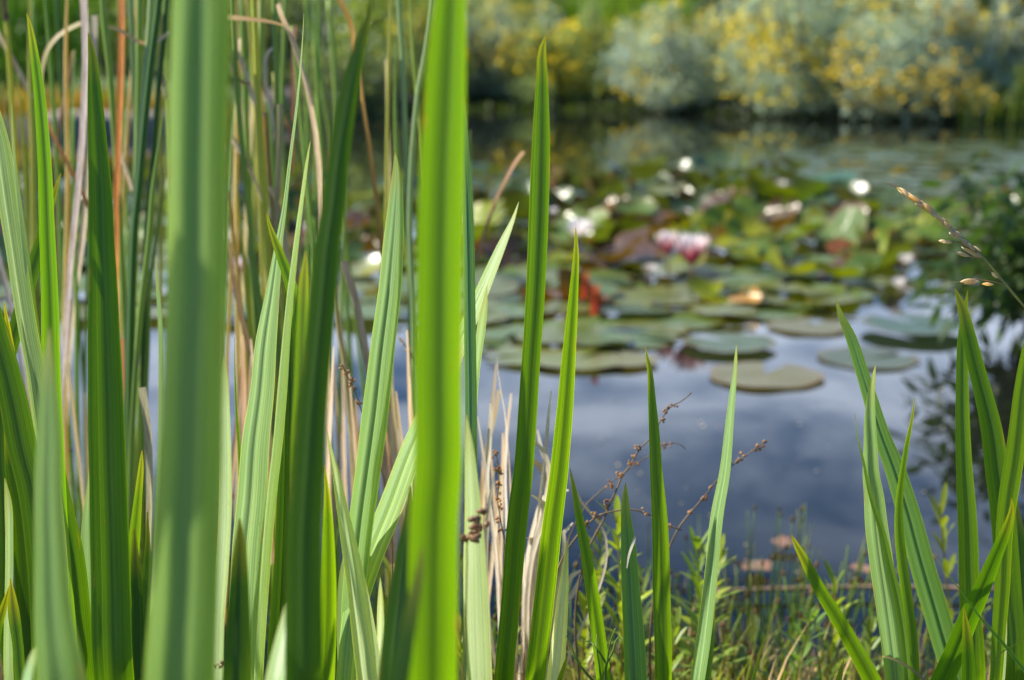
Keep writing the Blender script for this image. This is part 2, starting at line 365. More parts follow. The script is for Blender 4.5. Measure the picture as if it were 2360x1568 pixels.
# ------------------------------------------------------------------ iris leaves
PROF = {
 'flat': [(0, 0), (.5, .035), (1, 0)],
 'ridge': [(0, 0), (.42, .06), (.5, .10), (.58, .06), (1, 0)],
 'back': [(0, .05), (.25, .07), (.5, 0), (.75, .06), (1, .05)],
 'pleat': [(0, 0), (.30, .19), (.36, .185), (.56, .13), (.66, .155), (.73, .175), (.80, .165), (1, .115)],
 'stripe': [(0, 0), (.42, .11), (.52, .03), (.62, .07), (1, .05)],
 'fold': [(0, .0), (.34, .26), (.42, .27), (1, .02)],
 'vee': [(0, .12), (.5, 0), (1, .12)],
}
UC = np.array([0, .03, .1, .2, .3, .36, .42, .48, .52, .56, .62, .7, .78, .88, .97, 1.0])
GZ0 = .05
def leaf(parent, root, pts, dt, db, yaw, prof='ridge', col=(.07, .18, .02), twist=0.0, m=None, label=None, name='leaf', n=84, wave=.0, C3=None, to_root=True):
    if C3 is not None: pts = [(0, 0, 1), (0, 1, 1)]; to_root = False
    pts = [tuple(map(float, p)) for p in pts]
    v0 = pts[0][1]; v1 = max(1568., pts[-1][1]) if to_root else pts[-1][1]
    C = []
    for (u, v, w) in pts:
        d = dt + (db - dt) * (v - v0) / (v1 - v0)
        p = P(u, v, d); C.append([p[0], p[1], p[2], w * d * FX / 2359. / max(.42, math.cos(R(yaw)))])
    if to_root:
        p = np.array(C[-1][:3]); q = np.asarray(root, float); wl = C[-1][3]
        k = .5; mid = p * (1 - k) + q * k; mid[:2] = p[:2] * .35 + q[:2] * .65
        C.append([mid[0], mid[1], mid[2], wl * 1.0]); C.append([q[0] , q[1], q[2] - .01, wl * .85])
    if C3 is not None: C = C3
    S = crom(C, n); X = S[:, :3]; Wd = np.maximum(S[:, 3], .0004)
    T = np.gradient(X, axis=0); T /= np.linalg.norm(T, axis=1)[:, None]
    arc = np.concatenate([[0], np.cumsum(np.linalg.norm(np.diff(X, axis=0), axis=1))])
    pr = PROF[prof]; pu = [a for a, b in pr]; pz = [b for a, b in pr]
    z = np.interp(UC, pu, pz); z = z - z.mean()
    Vv = []; U = []; ph = rnd.random() * 9
    for i in range(n):
        vd = X[i] - CAM; vd /= np.linalg.norm(vd)
        s = np.cross(T[i], vd); s /= np.linalg.norm(s)
        if s[0] < 0: s = -s
        nn = np.cross(s, T[i]); nn /= np.linalg.norm(nn)
        if nn.dot(vd) > 0: nn = -nn
        a = R(yaw + twist * (i / (n - 1.) - .3) + wave * math.sin(arc[i] * 14 + ph))
        sa = math.cos(a) * s - math.sin(a) * nn; na = math.cos(a) * nn + math.sin(a) * s
        cup = min(1.0, arc[i] / .10)
        for k, u in enumerate(UC):
            jw = 1 + (.018 * math.sin(arc[i] * 43 + ph * 3) + .012 * math.sin(arc[i] * 97 + ph * 5)) * (1 if u < .5 else -.6)
            Vv.append(X[i] + sa * (u - .5) * jw * Wd[i] + na * z[k] * Wd[i] * cup); U.append((u, arc[i]))
    nc = len(UC)
    F = [(i*nc+k, i*nc+k+1, (i+1)*nc+k+1, (i+1)*nc+k) for i in range(n - 1) for k in range(nc - 1)]
    o = newmesh(name, Vv, F, m or M_IRIS, parent, U, True, loc=tuple(parent.location) if parent else tuple(root))
    j = 1 + rnd.uniform(-.08, .08)
    o.color = (col[0] * j, col[1] * j, col[2] * j, 1)
    if label: o['label'] = label
    return o

YG = (.10, .215, .010); MG = (.062, .155, .014); DG = (.038, .105, .011); GL = (.21, .36, .14); GP = (.30, .45, .19); LG = (.12, .24, .03)  # palest greens carry the sunlight on near-facing blades in the colour
def rootat(u, d):   # where the ground below column u lies at depth d
    p = P(u, 1568, d); return np.array([p[0] * 1.0, d * 1.02, gz(p[0], d) if d < 1.3 else 0])
def fan(u, d, label, group='yellow flag iris fans at the pond edge'):
    r = rootat(u, d); return empty('iris_plant', r, label, 'iris', group), r
G = 'iris fans along the near bank'

# fan at the left edge
f, r = fan(70, 1.0, 'iris fan at the left edge, its pale leaf leaning in over a dark one', G)
leaf(f, r, [(-60,60,2),(-45,160,16),(-22,253,36),(-3,330,42),(9,411,46),(24,514,44),(33,576,42),(46,665,42),(64,775,42),(77,841,42),(94,959,42),(112,1100,42),(130,1300,44),(140,1568,44)], .93, .97, -57, 'ridge', GP, label='broad pale leaf leaning in from the left')
leaf(f, r, [(26,233,1),(30,330,5),(37,411,7),(48,514,12),(58,600,14),(71,700,15),(88,830,16),(104,950,16),(120,1100,16),(130,1300,16),(135,1568,16)], .92, .99, -62, 'fold', GP)
leaf(f, r, [(140,400,2),(118,470,16),(98,545,26),(76,620,32),(48,720,34),(22,810,34),(4,900,34),(0,1000,34),(10,1200,34),(30,1568,34)], 1.12, 1.06, 12, 'flat', DG)
leaf(f, r, [(-70,560,2),(-48,640,34),(-28,702,48),(-5,783,55),(22,886,60),(38,959,64),(52,1032,66),(75,1120,68),(98,1300,70),(115,1568,72)], .90, .92, -9, 'ridge', MG)
leaf(f, r, [(9,693,1),(16,739,9),(30,830,15),(45,926,18),(60,1000,18),(80,1150,20),(100,1400,20),(110,1568,20)], .95, .97, 35, 'flat', (.16,.2,.015), label='slim yellow-tipped leaf with a brown streak')
leaf(f, r, [(10,960,3),(25,1080,24),(45,1200,36),(58,1377,42),(75,1568,44)], 1.0, 1.0, 5, 'flat', DG)
leaf(f, r, [(11,1102,2),(18,1150,15),(21,1250,18),(20,1360,18),(18,1450,20),(20,1568,22)], .99, 1.0, -66, 'flat', GP)
leaf(f, r, [(24,1333,2),(30,1400,24),(40,1480,24),(48,1568,24)], .96, .97, 8, 'ridge', (.05,.13,.05))
leaf(f, r, [(22,1350,2),(8,1400,16),(-6,1450,20),(-12,1568,22)], .97, .99, 8, 'flat', DG)

f, r = fan(190, 1.0, 'iris fan behind the near blurred leaf, its long yellow-green leaf second from the left edge', G)
leaf(f, r, [(61,30,1),(68,55,8),(77,110,17),(91,220,25),(103,367,30),(110,551,35),(116,702,38),(120,886,42),(126,1032,44),(134,1200,44),(150,1400,44),(165,1568,44)], .96, .97, 32, 'ridge', (.08,.21,.012), label='long yellow-green leaf with a sharp tip')
leaf(f, r, [(126,980,2),(130,1040,22),(142,1160,46),(158,1271,66),(170,1400,74),(184,1568,78)], 1.0, 1.0, 6, 'ridge', MG)
leaf(f, r, [(206,1080,2),(204,1130,10),(200,1200,22),(202,1300,32),(205,1400,34),(208,1568,34)], 1.02, 1.02, -60, 'flat', GL)

f, r = fan(150, .64, 'nearest iris on the left, one wide blurred leaf rising from the bottom edge', G)
leaf(f, r, [(114,755,2),(112,810,18),(110,886,36),(111,1032,58),(110,1102,62),(114,1286,76),(120,1432,92),(135,1568,116)], .66, .60, -28, 'pleat', (.17,.31,.09), label='wide blurred leaf')
leaf(f, r, [(93,1475,2),(80,1500,12),(70,1530,18),(62,1568,22)], .7, .66, -40, 'flat', GL)

f, r = fan(280, .93, 'iris with the broad dark green ribbed leaf, sharp and finely striped', G)
leaf(f, r, [(203,76,1),(206,92,8),(210,110,14),(216,184,27),(221,257,36),(227,367,46),(232,478,54),(234,576,59),(237,665,65),(241,812,74),(245,959,81),(248,1094,84),(251,1175,86),(256,1359,88),(262,1568,90)], .93, .93, -12, 'back', (.075,.19,.008), label='broad dark green leaf, in focus from tip to base')
leaf(f, r, [(327,1037,1),(326,1060,8),(318,1150,18),(309,1250,26),(301,1340,30),(300,1450,32),(302,1568,32)], 1.0, .98, 30, 'flat', YG)
leaf(f, r, [(310,1220,4),(312,1300,20),(316,1400,26),(318,1568,28)], .98, .96, 0, 'flat', DG)
leaf(f, r, [(340,1180,3),(340,1280,16),(334,1400,24),(328,1568,28)], 1.04, 1.0, 10, 'flat', MG)
leaf(f, r, [(359,588,1),(361,640,6),(366,700,9),(370,760,10),(372,900,11),(368,1100,12),(350,1568,14)], 1.05, 1.0, -50, 'flat', GL)

f, r = fan(400, .53, 'nearest and widest iris, a single blurred grey-green leaf with dark pleats', G)
leaf(f, r, [(472,-520,3),(468,-400,40),(464,-250,90),(460,-100,122),(457,0,136),(450,367,143),(445,700,147),(437,886,150),(431,1094,156),(426,1175,160),(420,1359,162),(409,1568,172)], .50, .51, -28, 'pleat', (.21,.36,.10), label='widest blurred leaf with pale and dark pleats')

_S = np.array(SUN); _c1 = P(355, 820, .505) + .13 * _S; _c2 = P(512, 800, .505) + .30 * _S  # unseen leaf added outside the frame to cast the widest leaf's shadow band
leaf(f, r, None, 0, 0, -60, 'ridge', MG, C3=[(*(_c2 + (_c2 - _c1) * .9), .001), (*(_c2 + (_c2 - _c1) * .45), .016), (*_c2, .027), (*((_c1 + _c2) / 2), .030), (*_c1, .030), (_c1[0] - .012, _c1[1], _c1[2] - .06, .029), (_c1[0] - .008, _c1[1], _c1[2] - .22, .028), (-.19, .51, .22, .027), (float(r[0]) - .02, float(r[1]), float(r[2]), .026)])
f, r = fan(580, 1.0, 'iris fan of slender pale leaves just to the right of the widest blurred leaf', G)
leaf(f, r, [(517,818,1),(517,849,11),(518,959,22),(519,1094,27),(517,1212,28),(510,1322,28),(502,1432,27),(500,1568,27)], .85, .88, -62, 'flat', (.46,.60,.36), label='almost white leaf catching the sun')
leaf(f, r, [(700,33,1),(697,90,2.5),(693,147,4),(682,257,6),(668,367,8),(655,478,11),(642,560,18),(628,665,33),(608,812,54),(602,886,58),(585,1032,68),(578,1139,72),(564,1286,74),(556,1568,70)], .97, .98, -55, 'stripe', (.27,.43,.18), label='tall pale leaf ending in a long thread-like tip')
leaf(f, r, [(715,325,1),(708,367,6),(695,459,9),(682,551,12),(668,665,15),(657,775,17),(648,886,21),(635,1032,21),(627,1100,21),(616,1212,21),(605,1359,20),(592,1568,20)], .90, .93, -58, 'fold', (.36,.52,.18), label='narrow bright leaf leaning right')
leaf(f, r, [(654,940,1),(652,980,8),(648,1094,14),(640,1300,18),(625,1568,24)], .97, .97, 38, 'flat', YG)
leaf(f, r, [(540,777,1),(541,850,3),(545,950,6),(552,1050,8),(556,1200,9),(560,1568,9)], 1.03, 1.0, 30, 'flat', LG)
leaf(f, r, [(552,1195,3),(553,1240,22),(552,1300,36),(550,1400,50),(547,1568,66)], .74, .72, 8, 'ridge', DG, label='blurred dark tip low in front')

f, r = fan(690, 1.03, 'iris fan with a hooked leaf tip behind the dark blurred blade', G)
leaf(f, r, [(614,490,1),(620,517,8),(632,551,15),(650,600,22),(668,650,26),(682,710,28),(692,780,30),(700,850,30),(706,1000,30),(705,1300,30),(700,1568,30)], .96, 1.0, 22, 'flat', (.085,.2,.012), label='hooked leaf tip curving over to the left')
leaf(f, r, [(661,600,2),(664,680,18),(668,812,28),(670,959,33),(668,1100,35),(662,1300,38),(658,1568,38)], 1.04, 1.02, 4, 'ridge', DG)
leaf(f, r, [(748,1072,1),(753,1130,12),(756,1212,24),(757,1320,34),(756,1430,40),(750,1568,44)], .86, .90, 34, 'ridge', YG)

f, r = fan(700, .66, 'near iris left of centre with a dark blurred blade leaning right', G)
leaf(f, r, [(862,-30,1),(856,5,8),(843,60,18),(828,110,30),(804,220,42),(779,367,51),(767,478,54),(753,576,59),(745,665,61),(731,812,64),(717,959,70),(708,1094,77),(702,1175,80),(698,1359,84),(700,1568,86)], .66, .64, -6, 'ridge', (.055,.14,.010), label='dark blurred blade leaning right')
leaf(f, r, [(704,580,2),(703,610,12),(701,640,20),(698,720,26),(694,812,26),(690,900,26),(684,1000,26),(678,1200,26),(676,1568,28)], .78, .70, 36, 'flat', (.12,.24,.012))
leaf(f, r, [(679,1318,2),(674,1350,16),(668,1400,30),(656,1469,48),(640,1568,66)], .70, .66, -52, 'stripe', (.28,.42,.2))

f, r = fan(830, 1.0, 'iris fan at mid left whose pale leaves cross low down', G)
leaf(f, r, [(754,994,1),(760,1030,7),(768,1065,13),(788,1175,26),(808,1286,39),(825,1396,50),(838,1490,58),(848,1568,62)], .92, .93, -65, 'ridge', (.42,.54,.31), label='front pale leaf leaning left with a shadow near its tip')
leaf(f, r, [(910,351,1),(912,370,10),(914,404,22),(911,478,36),(904,576,50),(896,665,55),(878,812,60),(862,959,64),(844,1094,62),(830,1200,60),(815,1350,56),(806,1568,52)], .97, 1.0, -47, 'stripe', (.23,.38,.15), label='tall blunt grey-green leaf with a dark centre line')
leaf(f, r, [(1195,466,1),(1182,505,9),(1160,555,19),(1112,665,32),(1060,785,40),(1000,920,50),(945,1040,56),(895,1175,60),(851,1285,60),(818,1396,56),(796,1568,50)], 1.06, .98, -53, 'stripe', (.25,.40,.16), label='long leaf leaning far to the right behind the bright blade')
leaf(f, r, [(876,1331,1),(877,1370,12),(876,1450,18),(870,1568,20)], 1.02, 1.02, -62, 'flat', (.46,.58,.36))
leaf(f, r, [(800,1250,4),(792,1330,22),(790,1430,28),(796,1568,30)], 1.05, 1.02, -20, 'flat', GL)

f, r = fan(980, .58, 'bright yellow-green near iris in the middle, its blurred blade running off the top', G)
leaf(f, r, [(1062,-420,2),(1056,-300,26),(1048,-150,52),(1039,0,72),(1030,184,92),(1021,367,101),(1016,550,105),(1013,886,109),(1011,1094,110),(1004,1175,111),(1000,1359,114),(998,1568,115)], .56, .57, 30, 'ridge', (.10,.24,.006), label='bright yellow-green blurred blade')
leaf(f, r, [(973,1258,2),(970,1290,14),(963,1340,24),(950,1400,32),(938,1460,38),(918,1568,48)], .535, .53, -12, 'flat', DG, label='dark blurred leaf standing in for shadow across the foot of the bright blade')  # dark leaf brought forward to supply the cast shadow at the blade's foot
leaf(f, r, [(945,1120,3),(941,1200,24),(930,1290,38),(918,1396,48),(900,1568,56)], .80, .72, 24, 'ridge', MG)

f, r = fan(1090, .95, 'iris fan tucked right behind the bright middle blade, grey-green and pale leaves', G)
leaf(f, r, [(1066,200,1),(1068,260,12),(1071,330,18),(1078,514,26),(1082,740,28),(1084,886,28),(1085,1094,28),(1082,1300,28),(1080,1568,28)], 1.0, .98, -12, 'stripe', (.12,.27,.12))
leaf(f, r, [(1074,955,2),(1080,1010,16),(1085,1100,30),(1090,1212,44),(1091,1322,56),(1094,1450,61),(1098,1568,60)], .80, .84, -66, 'ridge', (.46,.60,.34), label='wide almost white leaf low beside the bright blade')
leaf(f, r, [(1122,658,1),(1118,690,10),(1111,739,19),(1103,800,18),(1096,860,17),(1090,950,16),(1086,1100,16),(1084,1568,16)], 1.02, 1.0, -50, 'flat', GP)

f, r = fan(1170, 1.0, 'iris fan just right of centre with two tall slim leaves against the lily pads', G)
leaf(f, r, [(1257,83,1),(1254,95,8),(1250,112,16),(1249,184,26),(1247.5,257,35),(1245,367,43),(1242,478,45),(1238,576,45),(1234,665,44),(1224,812,43),(1215,959,44),(1205,1094,45),(1194,1175,47),(1179,1359,45),(1161,1568,44)], .97, .99, 20, 'back', (.075,.185,.010), label='tallest slim green leaf with a darker centre line')
leaf(f, r, [(1326,525,1),(1327,550,7),(1327,592,13),(1322,665,20),(1311,812,31),(1300,959,38),(1287,1094,42),(1276,1175,45),(1256,1359,47),(1232,1568,46)], .93, .96, 32, 'back', (.105,.23,.010), label='second slim leaf, brighter and shorter')
leaf(f, r, [(1310,1238,1),(1305,1280,9),(1300,1340,20),(1293,1410,29),(1286,1490,35),(1277,1568,39)], .97, .99, -64, 'flat', (.55,.62,.45), label='whitish leaf with a browned tip')
leaf(f, r, [(1308,1508,1),(1300,1535,9),(1290,1568,13),(1275,1640,15)], .97, .98, 24, 'flat', YG)

f, r = fan(1425, 1.02, 'low iris with a yellow-tipped leaf leaning left, standing before the open water', G)
leaf(f, r, [(1313,1079,1),(1319,1110,8),(1331,1175,17),(1352,1286,26),(1369,1396,31),(1391,1568,34)], .97, 1.0, 30, 'back', (.10,.225,.012), label='yellow-tipped leaf leaning left')
leaf(f, r, [(1404,1540,1),(1410,1568,10),(1420,1640,14)], 1.0, 1.0, 25, 'flat', YG)
f, r = fan(1465, 1.0, 'short blunt iris leaf of dull grey-green with a scrap of straw on it', G)
leaf(f, r, [(1441,1113,1),(1441,1128,8),(1441,1175,20),(1446,1249,33),(1451,1359,43),(1461,1568,53)], .97, .99, -28, 'fold', (.12,.27,.12))
straw_at = P(1452, 1300, .955)

f, r = fan(1530, 1.0, 'single upright yellow-green iris leaf in front of the blue water', G)
leaf(f, r, [(1487,799,1),(1490,820,6),(1496,849,11),(1502,922,18),(1507,996,24),(1512,1094,29),(1518,1175,35),(1524,1359,40),(1528,1568,38)], .97, .99, 28, 'back', (.105,.23,.010))
f, r = fan(1590, 1.0, 'slim blue-green iris leaf leaning right over the blue water', G)
leaf(f, r, [(1697,794,1),(1695,825,7),(1694,849,9),(1688,900,14),(1682,959,18),(1668,1094,26),(1653,1175,30),(1637,1322,32),(1620,1469,35),(1606,1568,34)], 1.03, 1.0, -48, 'stripe', (.21,.37,.16))
leaf(f, r, [(1646,1350,2),(1643,1400,10),(1637,1480,17),(1626,1568,22)], 1.05, 1.02, 32, 'flat', YG)

f, r = fan(2110, 1.0, 'right-hand iris fan with a glossy grey-green leaf, twisted leaves and two leaning outward', G)
leaf(f, r, [(2017,841,1),(2013,865,8),(2008,900,15),(2004,959,25),(2005,1032,32),(2006,1094,39),(2012,1139,46),(2018,1212,53),(2027,1286,56),(2043,1396,57),(2063,1568,52)], .96, .98, -45, 'stripe', (.23,.38,.15), label='glossy grey-green leaf with a brown tip')
leaf(f, r, [(1969,953,.8),(1977,1014,3.5),(1990,1067,7),(2003,1131,10),(2018,1183,13),(2033,1227,15),(2051,1304,17),(2069,1377,18),(2084,1469,16),(2092,1568,15)], .92, .94, -18, 'vee', LG, label='thin leaf arching across the glossy one', twist=60)
leaf(f, r, [(2107,915,1),(2104,945,5),(2099,977,8),(2090,1020,12),(2080,1083,15),(2071,1157,19),(2071,1230,22),(2077,1286,24),(2089,1377,25),(2100,1469,25),(2106,1568,23)], .94, .96, 20, 'vee', (.10,.22,.02), twist=-70, label='twisted leaf, lit green at the tip')
leaf(f, r, [(1823,1232,1),(1832,1252,11),(1851,1286,19),(1889,1359,28),(1934,1432,33),(1976,1506,37),(2009,1568,40)], .96, 1.0, 26, 'ridge', (.095,.215,.012), label='leaf leaning far left over the weeds')
leaf(f, r, [(2330,1148,1),(2331,1170,9),(2321,1212,20),(2292,1286,30),(2262,1359,38),(2229,1432,44),(2200,1506,48),(2172,1568,50)], .92, .97, 28, 'ridge', (.08,.21,.012), label='leaf leaning far right across the others')
f, r = fan(2240, .96, 'small dark green iris shoot at the bottom right', G)
leaf(f, r, [(2220,1400,1),(2224,1430,12),(2228,1469,22),(2232,1568,33)], .90, .92, 10, 'ridge', (.05,.15,.015))
f, r = fan(2270, 1.06, 'iris fan at the right edge with crossing tall yellow-green leaves', G)
leaf(f, r, [(1926,690,1),(1934,720,12),(1959,775,24),(1983,849,29),(2006,922,33),(2030,1000,38),(2060,1080,46),(2090,1175,52),(2120,1286,56),(2152,1396,58),(2182,1500,58),(2204,1568,56)], 1.08, 1.06, -14, 'stripe', (.14,.29,.08), label='long leaf leaning left with a reddish worn edge')
leaf(f, r, [(2229,669,1),(2227,690,6),(2220,740,16),(2217,800,24),(2217,849,27),(2218,959,31),(2223,1094,37),(2228,1175,42),(2234,1359,46),(2245,1568,50)], 1.06, 1.05, 28, 'ridge', (.09,.21,.012))
leaf(f, r, [(2199,663,1),(2206,682,10),(2216,708,20),(2232,775,31),(2250,849,37),(2269,922,42),(2286,996,48),(2299,1094,52),(2310,1175,54),(2324,1359,56),(2335,1568,56)], 1.0, 1.02, 22, 'ridge', (.08,.195,.012))
leaf(f, r, [(2404,620,1),(2388,710,14),(2369,800,25),(2353,900,33),(2343,1000,39),(2335,1065,42),(2323,1139,42),(2315,1212,38),(2308,1359,34),(2300,1469,31),(2294,1568,28)], .95, .98, 32, 'back', (.11,.235,.02))
leaf(f, r, [(2341,1140,2),(2345,1212,22),(2348,1359,46),(2345,1568,62)], 1.04, 1.04, 14, 'ridge', MG)
leaf(f, r, [(2318,1330,3),(2313,1450,13),(2306,1568,16)], 1.0, 1.0, -60, 'flat', (.3,.4,.25))
leaf(f, r, [(2420,900,2),(2400,1100,40),(2385,1300,50),(2370,1568,50)], 1.1, 1.08, 20, 'ridge', MG)
f, r = fan(1900, 1.0, 'short iris tip poking up at the bottom edge right of centre', G)
leaf(f, r, [(1944,1520,1),(1939,1540,9),(1932,1568,15),(1915,1650,18)], .97, .98, 24, 'flat', (.09,.2,.015))

# ------------------------------------------------------------------ thin grass blades and tendrils in the focal plane
def ribbon_obj(name, pts, d, col, label, cat, group=None, m=None, yaw=20, prof='vee', d2=None):
    r = P(pts[-1][0], pts[-1][1], d2 or d)
    o = leaf(None, r, pts, d, d2 or d, yaw, prof, col, m=m or M_GRASS, name=name, n=max(16, 7 * len(pts)), to_root=False)
    return tag(o, label, cat, group)
ribbon_obj('wild_grass', [(2143,1268,.8),(2172,1308,1.6),(2205,1352,3),(2260,1425,5),(2315,1488,8),(2352,1535,9),(2420,1620,9),(2500,1740,8),(2540,1900,7)], .88, (.06,.17,.03), 'fine dark grass blade slanting down to the bottom right corner', 'grass blade', d2=.93)
ribbon_obj('wild_grass', [(1760,1473,.8),(1752,1497,4),(1744,1530,6),(1735,1568,8),(1715,1680,8),(1700,1850,8)], .99, (.06,.18,.02), 'short thin green grass blade at the bottom edge before the weeds', 'grass blade')
ribbon_obj('wild_grass', [(2014,1514,2),(2032,1513,4),(2051,1517,5),(2080,1530,6),(2105,1546,6),(2128,1568,7),(2165,1640,7),(2185,1800,7)], .90, (.42,.36,.12), 'straw-coloured grass blade arching at the bottom beside the leaning iris leaf', 'grass blade', m=M_DRYB)
ribbon_obj('wild_grass', [(2360,1475,1),(2330,1490,2.5),(2300,1510,3),(2285,1530,3)], .90, (.05,.15,.03), 'tiny dark grass blade crossing the fine one in the bottom right corner', 'grass blade')

tg = empty('pea_tendril_plant', P(1400, 1640, .96), 'vetch with curling green tendrils at the foot of the leaning iris leaf', 'vetch')
def tendril(pts, d, w, parent, name, col=(.16,.28,.04), m=None):
    C = crom([P(u, v, d + dd) for (u, v, dd) in pts], 40); rr = np.linspace(w * .45, w, 40)
    Vt, Ft = tube(C, rr, 6); o = newmesh(name, Vt, Ft, m or M_WEED, parent, None, True, loc=tuple(parent.location)); o.color = col + (1,); return o
k = .3673
tendril([(1303,1464,0),(1312,1478,0),(1325,1515,0),(1345,1545,0),(1368,1572,0),(1400,1640,0)], .93, .0011, tg, 'tendril')
tendril([(1375,1463,.01),(1374,1490,.0),(1380,1530,0),(1385,1568,0),(1400,1640,0)], .93, .0010, tg, 'tendril')
tendril([(1418,1448,0),(1409,1470,0),(1402,1500,0),(1399,1525,0),(1394,1560,0),(1400,1640,0)], .94, .0010, tg, 'tendril')
tendril([(1433,1480,0),(1434,1472,.004),(1428,1469,.006),(1420,1475,.002),(1412,1500,0),(1398,1530,0),(1395,1568,0),(1400,1640,0)], .93, .0011, tg, 'tendril')
tendril([(1347,1479,0),(1358,1478,.004),(1372,1492,0),(1386,1512,0),(1397,1530,0)], .935, .0008, tg, 'tendril')

# grass flower panicle leaning in from the right
def spikelet(mb, a, b, w):
    a = np.array(a); b = np.array(b); ts = np.linspace(0, 1, 9); C = [a + (b - a) * t for t in ts]
    rr = [w * max(.04, math.sin(math.pi * min(1, t * 1.02)) ** .75) for t in ts]
    Vt, Ft = tube(C, rr, 6); mb.add(Vt, Ft)
gp = empty('grass_panicle', P(2560, 1250, .95), 'golden grass flower spray on a thin stem leaning in from the right edge', 'grass')
stem_px = [(2066,433),(2113,463),(2169,507),(2205,540),(2245,573),(2268,597),(2290,624),(2315,654),(2340,684),(2362,710),(2420,790),(2480,900),(2530,1050),(2560,1250)]
C = crom([P(u, v, .96) for u, v in stem_px], 70)
Vt, Ft = tube(C, np.linspace(.0007, .0012, 70), 6)
o = newmesh('stem', Vt, Ft, M_WEED, gp, None, True, loc=tuple(gp.location)); o.color = (.45, .42, .16, 1)
mb = MB(); aw = MB()
def Pp(u, v, dd=0): return P(u, v, .96 + dd)
spk = [((2066,433),(2094,452),3.6)]
rr_ = random.Random(5)
along = [(2084,446),(2100,456),(2113,463),(2126,474),(2140,484),(2150,493),(2160,501),(2169,508),(2180,517),(2190,527),(2200,536),(2210,546),(2222,556),(2232,564),(2244,574),(2254,584)]
along = sorted(along + [((a[0] + b[0]) / 2 + 1, (a[1] + b[1]) / 2 - 1) for a, b in zip(along[:-1], along[1:])])
for i, (u, v) in enumerate(along):
    L_ = rr_.uniform(28, 38); a_ = math.atan2(30, 42) + rr_.uniform(-.28, .28); off = rr_.uniform(-4, 4)
    spk.append(((u - L_ * math.cos(a_) * .5 + off * .6, v - L_ * math.sin(a_) * .5 - off * .6), (u + L_ * math.cos(a_) * .5 + off * .4, v + L_ * math.sin(a_) * .5 - off * .4), rr_.uniform(2.6, 3.8)))
spk += [((2201,581),(2235,592),3.4), ((2214,569),(2262,596),3.4), ((2162,555),(2183,558),3.0), ((2172,560),(2196,558),2.6), ((2212,650),(2248,645),3.6), ((2222,655),(2256,648),3.0), ((2262,655),(2290,656),2.6), ((2284,628),(2300,642),3.0), ((2186,536),(2206,549),3.2)]
for (a, b, w_) in spk:
    spikelet(mb, Pp(*a, rr_.uniform(-.006, .006)), Pp(*b, 0), w_ * 1.5 * FX / 2359.)
    e = (a[0] - (b[0] - a[0]) * rr_.uniform(.5, .9) + rr_.uniform(-4, 4), a[1] - (b[1] - a[1]) * .6 + rr_.uniform(-6, 2))
    Vt, Ft = tube(crom([Pp(*a), Pp(*e)], 5), [.00016, .00014, .00012, .0001, .00006], 4); aw.add(Vt, Ft)
for br in ([(2183,558),(2196,557),(2230,570),(2250,583)], [(2235,592),(2252,594),(2268,597)], [(2212,650),(2242,644),(2280,648),(2300,652),(2316,656)], [(2300,642),(2308,648),(2314,653)], [(2042,421),(2056,428),(2066,433)]):
    Vt, Ft = tube(crom([Pp(*q) for q in br], 12), .00042, 5); aw.add(Vt, Ft)
o = mb.build('spikelets', M_SEED, gp, loc=tuple(gp.location)); o.color = (.90, .78, .50, 1)
o = aw.build('awns', M_SEED, gp, loc=tuple(gp.location)); o.color = (.55, .42, .26, 1)

# dry seed stalks with knobbly husks over the water
def knob(mb, c, r_, rg):
    for _ in range(rg.randint(2, 4)):
        o_ = np.array([rg.gauss(0, 1), rg.gauss(0, 1), rg.gauss(0, 1)]) * r_ * .7
        dr = np.array([rg.gauss(0, 1), rg.gauss(0, 1), rg.gauss(.5, 1)]); dr /= np.linalg.norm(dr)
        spikelet(mb, c + o_ - dr * r_ * .9, c + o_ + dr * r_ * .9, r_ * .5)
def seed_stalk(pts, d, label, knobs, root, seed=1, rad=.0010, kr=.0021, col=(.20, .14, .09), kcol=(.46, .30, .17)):
    rg = random.Random(seed); b = P(*root)
    e = empty('seed_stalk', b, label, 'dry stalk', 'dry seed stalks over the water')
    C = crom([P(u, v, d) for u, v in pts] + [b], 60); rr2 = np.linspace(rad * .5, rad * 1.25, 60)
    Vt, Ft = tube(C, rr2, 6); o = newmesh('stem', Vt, Ft, M_DRY, e, None, True, loc=tuple(b)); o.color = col + (1,)
    mb = MB()
    for (u, v) in knobs: knob(mb, P(u, v, d), kr * rg.uniform(.8, 1.15), rg)
    o = mb.build('seed_husks', M_SEED, e, loc=tuple(b)); o.color = kcol + (1,); o['kind'] = 'stuff'
SD = 1.13
seed_stalk([(1593,905),(1570,925),(1548,935),(1524,965),(1500,1010),(1475,1032),(1455,1068),(1432,1100),(1420,1130),(1405,1160),(1392,1195),(1370,1235)], SD, 'longest dry seed stalk, rising right past the upright iris leaf over the water', [(1554,932),(1540,938),(1530,948),(1524,965),(1478,1028),(1468,1034),(1458,1050),(1452,1066),(1434,1092),(1428,1098),(1412,1120),(1400,1155),(1395,1163)], (1355,1800,1.18), 1)
seed_stalk([(1768,1018),(1745,1030),(1720,1050),(1690,1070),(1650,1110),(1620,1148),(1590,1182),(1565,1215),(1545,1255)], 1.16, 'dry seed stalk slanting behind the slim blue-green iris leaf', [(1758,1022),(1745,1032),(1715,1050),(1705,1056),(1692,1066),(1650,1112),(1640,1125),(1624,1146),(1618,1150),(1592,1180)], (1500,1800,1.2), 2)
seed_stalk([(1580,1035),(1562,1022),(1540,1024),(1510,1043),(1470,1066),(1430,1095),(1380,1135),(1350,1165),(1335,1190)], 1.22, 'thin dry seed stalk forking off below the longest one', [(1540,1026),(1530,1030),(1470,1068),(1462,1072),(1400,1118)], (1300,1800,1.24), 3, .0008)
